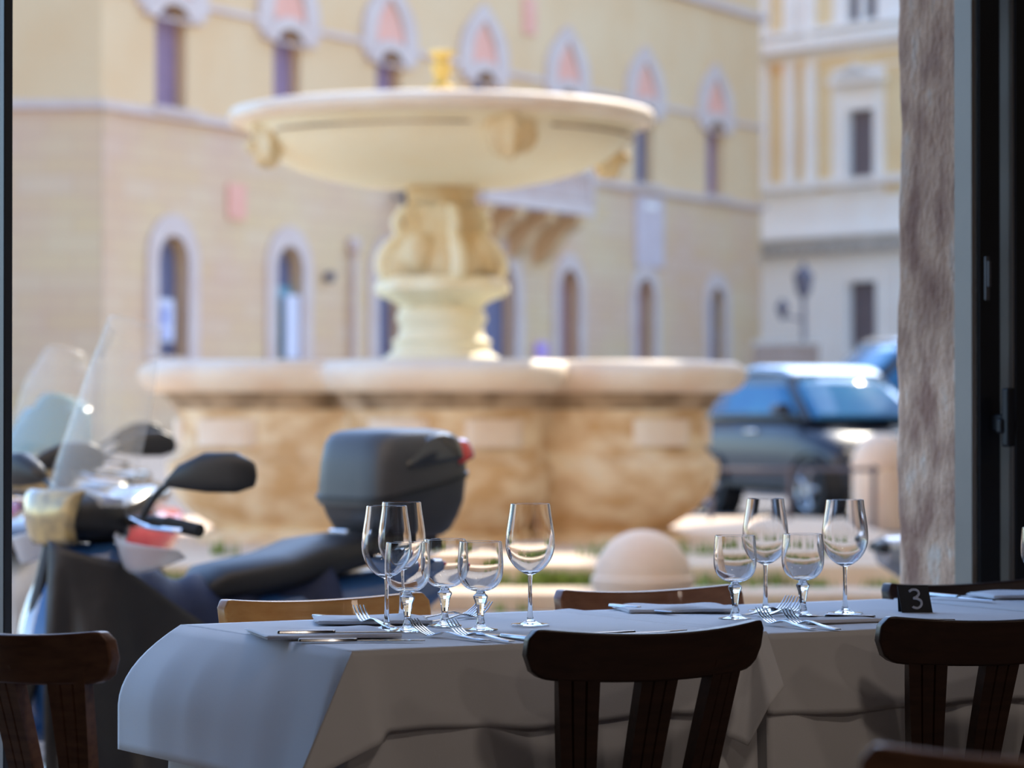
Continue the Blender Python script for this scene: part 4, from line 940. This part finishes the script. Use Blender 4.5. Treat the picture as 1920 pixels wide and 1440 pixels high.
def water_profile():
    bowl = fine([(.0075, .0700), (.012, .0705), (.024, .075), (.034, .084), (.0395, .096), (.0412, .110), (.0410, .128), (.0398, .145), (.0386, .1585)])+[(.0385, .1592)]
    foot = [(.0005, .0), (.031, .0), (.0322, .0008), (.031, .0020)]+fine([(.031, .0020), (.016, .0045), (.0095, .009), (.0066, .018), (.0060, .028), (.0090, .048), (.0128, .0585)])[1:]+[(.0128, .0615), (.0085, .066)]
    return wall_profile(foot+bowl, .0014, .0748)
def fac(r, z, t):
    if .012 < z < .067 and r > .004:
        a = (t % (PI/4))-PI/8; return r*cos(PI/8)/cos(a)*1.03
    return r
wine_me = MB().lathe(wine_profile(), 72)
def glass_thing(kind, u, Y, label, z):
    X = (u-960)/F*Y
    if kind == 'wine_glass': m = MB().lathe(wine_profile(), 72)
    else: m = MB().lathe(water_profile(), 64, rf=fac)
    o = m.build(kind, M['glass'], None, smooth=(38 if kind == 'wine_glass' else 24)); o.location = (X, Y, z)
    return tag(o, label, 'glass')
proto = {}
for (kind, u, Y, z, label) in [
    ('wine_glass', 725, 5.40, TZ, 'tall wine glass, leftmost and nearest of the three on the left table'),
    ('wine_glass', 753, 5.617, TZ, 'tall wine glass directly behind the leftmost wine glass'),
    ('wine_glass', 994, 5.52, TZ, 'tall wine glass standing alone right of the left glass cluster'),
    ('water_glass', 764, 5.36, TZ, 'small faceted stem water glass in front of the two overlapping wine glasses'),
    ('water_glass', 834, 5.49, TZ, 'small faceted stem water glass, middle of the three in the left cluster'),
    ('water_glass', 901, 5.39, TZ, 'small faceted stem water glass, rightmost of the left cluster'),
    ('water_glass', 1378, 5.72, TZ2, 'small faceted stem water glass at the left end of the middle table group'),
    ('wine_glass', 1435, 5.94, TZ2, 'tall wine glass between the two small glasses of the middle table'),
    ('water_glass', 1505, 5.79, TZ2, 'small faceted stem water glass between the two tall glasses of the middle table'),
    ('wine_glass', 1584, 5.87, TZ2, 'tall wine glass at the right end of the middle table group'),
    ('water_glass', 1952, 6.12, TZ2, 'small water glass cut by the right edge of the picture')]:
    if kind in proto:
        o = proto[kind].copy(); COL.objects.link(o); o.location = ((u-960)/F*Y, Y, z); o['label'] = label
    else: proto[kind] = o = glass_thing(kind, u, Y, label, z)
    o['group'] = 'tall wine glasses' if kind == 'wine_glass' else 'small water glasses'

# ------------------------------------------------------------ cutlery and napkins
def strip(path, th, m=None):                   # path: (x, half width, z)
    m = m or MB(); k = len(m.v)
    for (x, hw, z) in path: m.v += [(x, -hw, z), (x, hw, z), (x, hw*.8, z+th), (x, -hw*.8, z+th)]
    for i in range(len(path)-1):
        for j in range(4):
            a, b = k+i*4+j, k+i*4+(j+1) % 4; m.f.append((a, b, b+4, a+4))
    m.f.append((k, k+1, k+2, k+3)); e = k+4*(len(path)-1); m.f.append((e+3, e+2, e+1, e)); return m
def fork_mesh():
    m = strip([(0, .006, .001), (.004, .0085, .001), (.03, .0075, .002), (.07, .0048, .005), (.10, .0035, .009), (.118, .0035, .009), (.128, .008, .006), (.136, .0115, .0035), (.146, .0122, .002), (.152, .0122, .002)], .0018)
    for k in range(4):
        y = -.0099+k*.0066; s0 = len(m.v)
        strip([(.150, .0021, .002), (.165, .0019, .006), (.183, .0017, .015), (.200, .0010, .028)], .0016, m)
        m.v[s0:] = [(a, b+y, c) for a, b, c in m.v[s0:]]
    return m
def knife_meshes():
    h = strip([(0, .006, .001), (.004, .009, .001), (.05, .0085, .001), (.095, .0065, .001), (.10, .005, .001)], .006)
    b = strip([(.10, .005, .002), (.108, .009, .002), (.15, .0100, .002), (.19, .009, .002), (.212, .004, .002), (.216, .001, .002)], .0014)
    return h, b
fork0 = None; knife0 = None
def place(o, p, q, z, flip=0, tilt=0):
    d = Vector(q)-Vector(p); o.location = (p[0], p[1], z); o.rotation_euler = (flip, tilt, math.atan2(d.y, d.x)); return o
def fork(pu, qu, label, z=TZ, tilt=0, flip=0):
    global fork0
    if fork0 is None:
        o = fork_mesh().build('fork', M['steel'], None, smooth=40, bevel=.0004); fork0 = o
    else: o = fork0.copy(); COL.objects.link(o)
    place(o, on_table(*pu), on_table(*qu), z, flip, tilt); return tag(o, label, 'fork', 'steel table forks')
def knife(pu, qu, label, z=TZ, tilt=0):
    global knife0
    if knife0 is None:
        h, b = knife_meshes(); o = thing('table_knife', (0, 0, 0), 0, label, 'knife')
        h.build('handle', M['steel'], o, smooth=30, bevel=.0015); b.build('blade', M['steel'], o, smooth=30); knife0 = o
    else: o = copy_tree(knife0)
    place(o, on_table(*pu), on_table(*qu), z, 0, tilt); return tag(o, label, 'knife', 'steel table knives')
def napkin(c, sx, sy, rz, label, z, layers=3, seed=1):
    r_ = random.Random(seed); m = MB(); ph = r_.uniform(0, 6)
    for L_ in range(layers):
        dx = r_.uniform(-.004, .004)*L_; k = L_
        def f(i, j, L_=L_, dx=dx):
            x = (i-.5)*sx+dx; y = (j-.5)*sy
            edge_ = (1-(2*i-1)**6)*(1-(2*j-1)**6)
            zz = .0022*L_+.0015+(.0045+.0016*L_)*edge_*(.6+.4*sin(x*34+ph)*cos(y*27+ph))
            return (x, y+.004*sin(x*40+L_), zz)
        m.grid(f, 24, 16)
    # folded closed edge along one side
    m.grid(lambda i, j: ((i-.5)*sx, -sy/2-.004*sin(PI*j)+.004*sin((i-.5)*sx*40), .0018+.0065*j), 24, 5)
    o = m.build('napkin', M['napkin'], None, smooth=80, solid=.0012); o.location = (c[0], c[1], z); o.rotation_euler = (0, 0, rz)
    return tag(o, label, 'napkin', 'folded white napkins')
def row(t, s): q = T(t, s); return (q.x, q.y)
# left table, near place
napkin(row(.105, .325), .235, .20, RT-R(14), 'folded white napkin at the near left place, knife along its edge', TZ, seed=1)
knife((520, 1205), (770, 1203), 'steel knife lying along the near edge of the left napkin', TZ+.012)
knife((560, 1207), (780, 1206), 'steel knife lying on the cloth just before the left napkin', TZ)
fork((916, 1205), (800, 1195), 'steel fork at the near left place, tines beside the small glass', TZ)
fork((962, 1207), (860, 1195), 'second steel fork at the near left place, right of its twin', TZ)
knife((1004, 1204), (920, 1195), 'steel knife lying behind the pair of forks before the chair top', TZ)
# left table, far place
napkin(row(.33, .57), .21, .15, RT-R(24), 'folded white napkin behind the left glass cluster', TZ, seed=2)
knife((590, 1160), (715, 1176), 'steel knife slanting beside the far left napkin', TZ)
fork((735, 1186), (655, 1168), 'steel fork crossing the knife by the far left napkin', TZ+.006)
fork((805, 1170), (880, 1162), 'steel fork beyond the left water glasses, tines to the right', TZ)
fork((770, 1166), (850, 1160), 'steel fork farthest back behind the left water glasses', TZ+.001)
# behind the centre chair
knife((1103, 1196), (1180, 1192), 'steel knife peeping over the middle of the centre chair, left one', TZ)
knife((1168, 1197), (1250, 1193), 'steel knife peeping over the middle of the centre chair, right one', TZ)
# middle table
napkin(row(1.02, .60), .22, .16, RT-R(20), 'folded white napkin behind the middle table glasses', TZ2, seed=3)
knife((1145, 1141), (1268, 1153), 'steel knife slanting beside the napkin at the far middle place', TZ+.001)
fork((1526, 1180), (1420, 1166), 'steel fork at the near middle place, left of its twin', TZ2)
fork((1572, 1181), (1462, 1166), 'steel fork at the near middle place, right of its twin', TZ2)
napkin(row(1.13, .20), .17, .14, RT-R(15), 'flat folded white napkin behind the forks of the middle place', TZ2, layers=1, seed=4)
fork((1395, 1154), (1450, 1147), 'steel fork behind the middle glasses, tines to the right, left one', TZ2)
fork((1425, 1157), (1480, 1149), 'steel fork behind the middle glasses, tines to the right, right one', TZ2)
knife((1640, 1160), (1540, 1157), 'steel knife beyond the right chair beside the number card', TZ2)
knife((1690, 1166), (1790, 1167), 'steel knife just above the top of the right chair', TZ2)
# right place
napkin(row(1.93, .60), .24, .15, RT-R(16), 'folded white napkin at the far right place beside the number card', TZ2, seed=5)
knife((1742, 1120), (1870, 1131), 'steel knife slanting beside the far right napkin', TZ2+.004)
# ------------------------------------------------------------ number card
pc_ = on_table(1716, 1149, .747)
cdg = thing('table_number_card', (pc_.x, pc_.y, .7488), R(6), 'small black tent card with a chalked number 3 on the middle table', 'table number')
hw, hh = .031, .053
m = MB(); th_ = R(16)
for s_ in (-1, 1):
    y0, y1 = s_*.016, 0
    m.add([(-hw, y0, 0), (hw, y0, 0), (hw-.006, y1, hh), (-hw-.006, y1, hh)], [(0, 1, 2, 3)])
m.build('card', M['black_card'], cdg, smooth=0, solid=.0012)
pts = [(-.012, .041), (-.004, .045), (.005, .043), (.007, .036), (.001, .030), (-.004, .028), (.003, .027), (.010, .022), (.009, .014), (.002, .009), (-.006, .010), (-.008, .012)]
def oncard(x, z): return (x-.003*z/hh, -.016*(1-z/hh)-.0016, z)
MB().tube(catmull([oncard(x, z) for x, z in pts], 5), .0026, 6).build('chalk_numeral', M['chalk'], cdg)
